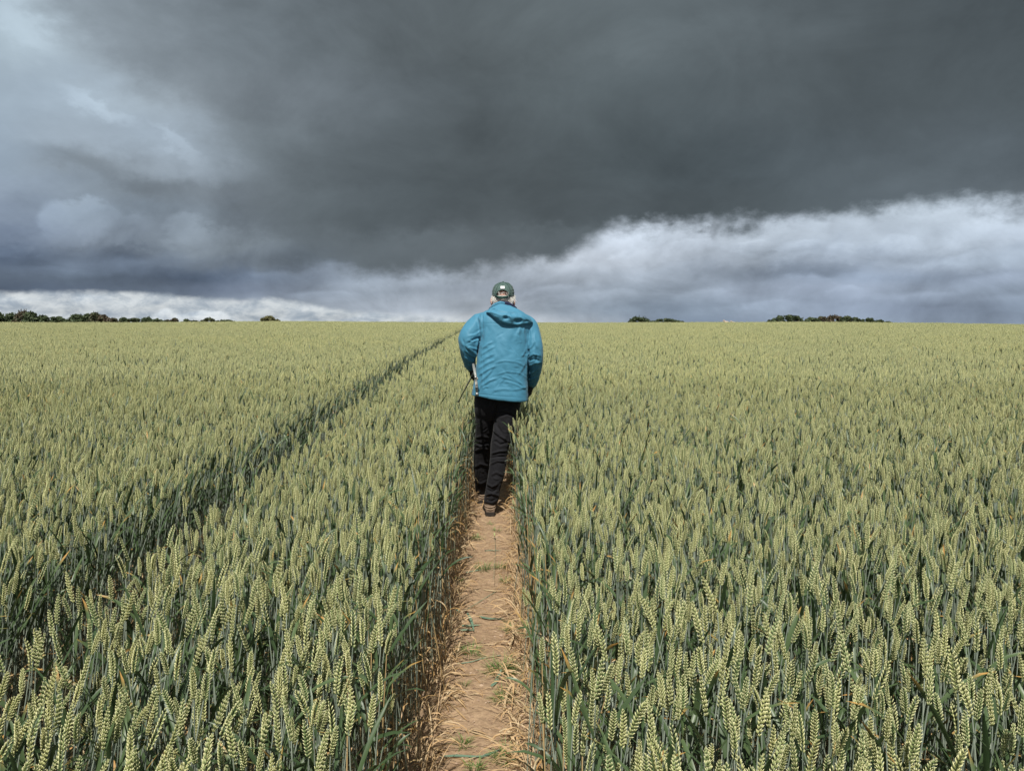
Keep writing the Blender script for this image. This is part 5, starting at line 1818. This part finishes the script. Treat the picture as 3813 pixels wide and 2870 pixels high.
TREES = [
    (-60, 32, 1162, 165, 0.0, 'dark green tree cut by the left edge of the photo', 0.5, 0.4),
    (24, 66, 1166, 168, 0.0, 'green tree second from the left edge, before the brown topped one', 0.5, 0.4),
    (54, 108, 1157, 160, 0.8, 'tallest tree of the left row, brownish with spiky top twigs', 0.6, 0.9),
    (94, 141, 1160, 158, 0.05, 'very dark round tree right of the tallest brownish one', 0.55, 0.5),
    (138, 192, 1173, 166, 0.0, 'low dark tree just right of the gap after the round dark one', 0.35, 0.5),
    (180, 262, 1178, 170, 0.1, 'long low green bush in the dip of the left row', 0.5, 0.4),
    (250, 318, 1170, 165, 0.0, 'broad green tree rising out of the low dip', 0.5, 0.5),
    (308, 346, 1168, 162, 0.1, 'green tree left of the second highest top in the row', 0.5, 0.5),
    (336, 374, 1164, 160, 0.5, 'tree with the second highest top, green with a brown right side', 0.5, 0.6),
    (362, 412, 1172, 160, 1.0, 'reddish brown tree sloping down to the right in the left row', 0.4, 0.5),
    (404, 444, 1184, 164, 0.7, 'low brown green bush at the end of the reddish slope', 0.4, 0.5),
    (440, 470, 1184, 168, 0.0, 'small dark bush under the single pale tree top', 0.5, 0.4),
    (455, 466, 1181, 200, 0.2, 'single small round tree top standing just above the row', 0.5, 0.2),
    (468, 532, 1184, 164, 0.3, 'even topped dark bush in the middle of the thinning row', 0.5, 0.5),
    (524, 570, 1181, 166, 0.0, 'green bush with three spiky tips', 0.55, 1.1),
    (560, 612, 1187, 160, 0.05, 'smooth rounded low green bush right of the spiky one', 0.5, 0.2),
    (604, 648, 1191, 162, 0.5, 'lowest brownish bush before the pinkish tree', 0.5, 0.5),
    (636, 668, 1184, 158, 0.9, 'small reddish tree with open top ending the left row', 0.55, 0.6),
    (681, 708, 1189, 160, 0.0, 'small bright green bush standing alone after the row', 0.4, 0.9),
    (708, 740, 1194, 162, 0.3, 'tiny low bush with two points, left of the dark dome', 0.5, 0.8),
    (748, 802, 1182, 150, 0.4, 'dark domed tree standing alone against white cloud', 0.6, 0.3),
    (802, 877, 1191, 155, 0.1, 'flat wide low bush right of the dark domed tree', 0.5, 0.4),
    (970, 1038, 1177, 110, 2.0, 'olive domed bush alone on the brow, nearest of all', 0.52, 0.4),
    (2343, 2428, 1181, 150, 0.0, 'dark twiggy bush leaning left, first right of the walker', 0.32, 1.1),
    (2433, 2540, 1187, 150, 0.1, 'low dark green bush tapering right, second right of the walker', 0.42, 0.5),
    (2866, 3002, 1173, 140, 0.05, 'biggest green dome of trees on the right horizon', 0.55, 0.5),
    (3000, 3050, 1181, 142, 0.0, 'small green bush between the big dome and the brown trees', 0.4, 0.5),
    (3038, 3080, 1178, 145, 0.8, 'brown bush leaning right, first of the brown group', 0.65, 0.7),
    (3070, 3132, 1174, 146, 1.0, 'tallest pale brown tree of the right group', 0.55, 0.8),
    (3122, 3184, 1176, 142, 0.2, 'dark green dome right of the pale brown tree', 0.5, 0.4),
    (3178, 3208, 1182, 144, 0.2, 'small tree leaning left beside the dark green dome', 0.3, 0.7),
    (3202, 3258, 1185, 146, 0.1, 'low bush with one raised tip in the fading right row', 0.55, 0.8),
    (3250, 3298, 1191, 146, 0.1, 'lower green bush next to last on the right', 0.5, 0.7),
    (3294, 3320, 1197, 146, 0.2, 'last tiny bush at the right end of the row', 0.5, 0.5),
]
for x0, x1, yt, Yd, kd, lab, pk_, tw in TREES:
    xm = (x0 + x1) / 2
    yb = float(np.interp(xm, [0, 600, 900, 1100, 1700, 2200, 2700, 3000, 3400, 3813], [1199, 1201, 1197, 1195, 1200, 1202, 1199, 1198, 1203, 1210]))
    bush(x0, x1, yt, Yd, kd, lab, pk_, tw, ybase=yb + 2)

# ------------------------------------------------------------------ two pale sheep just beyond the brow
M_WOOL = cloth_mat('pale_wool', (0.42, 0.31, 0.24), (0.56, 0.45, 0.36), 0.95, 0.6, 1.0)
M_FACE = cloth_mat('white_face', (0.66, 0.62, 0.56), (0.78, 0.75, 0.70), 0.9, 0.3, 0.4)
def sheep(hx, hy, bx, Yd, s_, lab, head=True):
    """A sheep standing with its head to the left; hx, hy is the pixel of the head, bx of the rump."""
    ph, pr_ = pix(hx, hy, Yd), pix(bx, hy + 7, Yd)
    gx_ = (ph.x + pr_.x) / 2
    gz = float(ground_z(gx_, Yd))
    mb = MB()
    hz = ph.z - gz
    L = (pr_.x - ph.x)
    x_ = lambda f: ph.x + L * f - gx_
    bz = hz - 0.25
    ellipsoid(mb, (x_(0.60), 0, bz - 0.06), (L * 0.36, 0.20, 0.22), 20, 14)
    ellipsoid(mb, (x_(0.38), 0, bz - 0.04), (L * 0.22, 0.19, 0.22), 18, 12)
    ellipsoid(mb, (x_(0.82), 0, bz - 0.08), (L * 0.20, 0.19, 0.20), 18, 12)
    add_tube(mb, [(x_(0.34), 0, bz), (x_(0.20), 0, bz + 0.10), (x_(0.10), 0, hz - 0.04)], [0.14, 0.11, 0.08], 14)
    ellipsoid(mb, (x_(0.03), 0, hz - 0.03), (0.13, 0.075, 0.085), 16, 12)
    ellipsoid(mb, (x_(-0.09), 0, hz - 0.07), (0.08, 0.052, 0.055), 14, 10)
    for sy in (-1, 1):
        ellipsoid(mb, (x_(0.10), sy * 0.11, hz), (0.035, 0.07, 0.02), 10, 8)
        add_tube(mb, [(x_(0.36), sy * 0.11, bz - 0.15), (x_(0.37), sy * 0.11, (bz - 0.2) * 0.45), (x_(0.36), sy * 0.11, 0.0)], [0.075, 0.040, 0.034], 8)
        add_tube(mb, [(x_(0.84), sy * 0.11, bz - 0.15), (x_(0.80), sy * 0.11, (bz - 0.2) * 0.62), (x_(0.88), sy * 0.11, (bz - 0.2) * 0.36), (x_(0.86), sy * 0.11, 0.0)], [0.10, 0.06, 0.040, 0.034], 8)
    me = fuse(mb, 'sheep', 0.022, 3, M_WOOL)
    o = link('sheep', me, None, (gx_, Yd, gz))
    tag(o, lab, 'sheep')
    return o


sheep(2695, 1193, 2714, 104, 1, 'pale sheep with a whiter raised head showing over the field brow at right')
sheep(2722, 1196, 2740, 112, 1, 'tiny white head of a second sheep just right of the pale one')
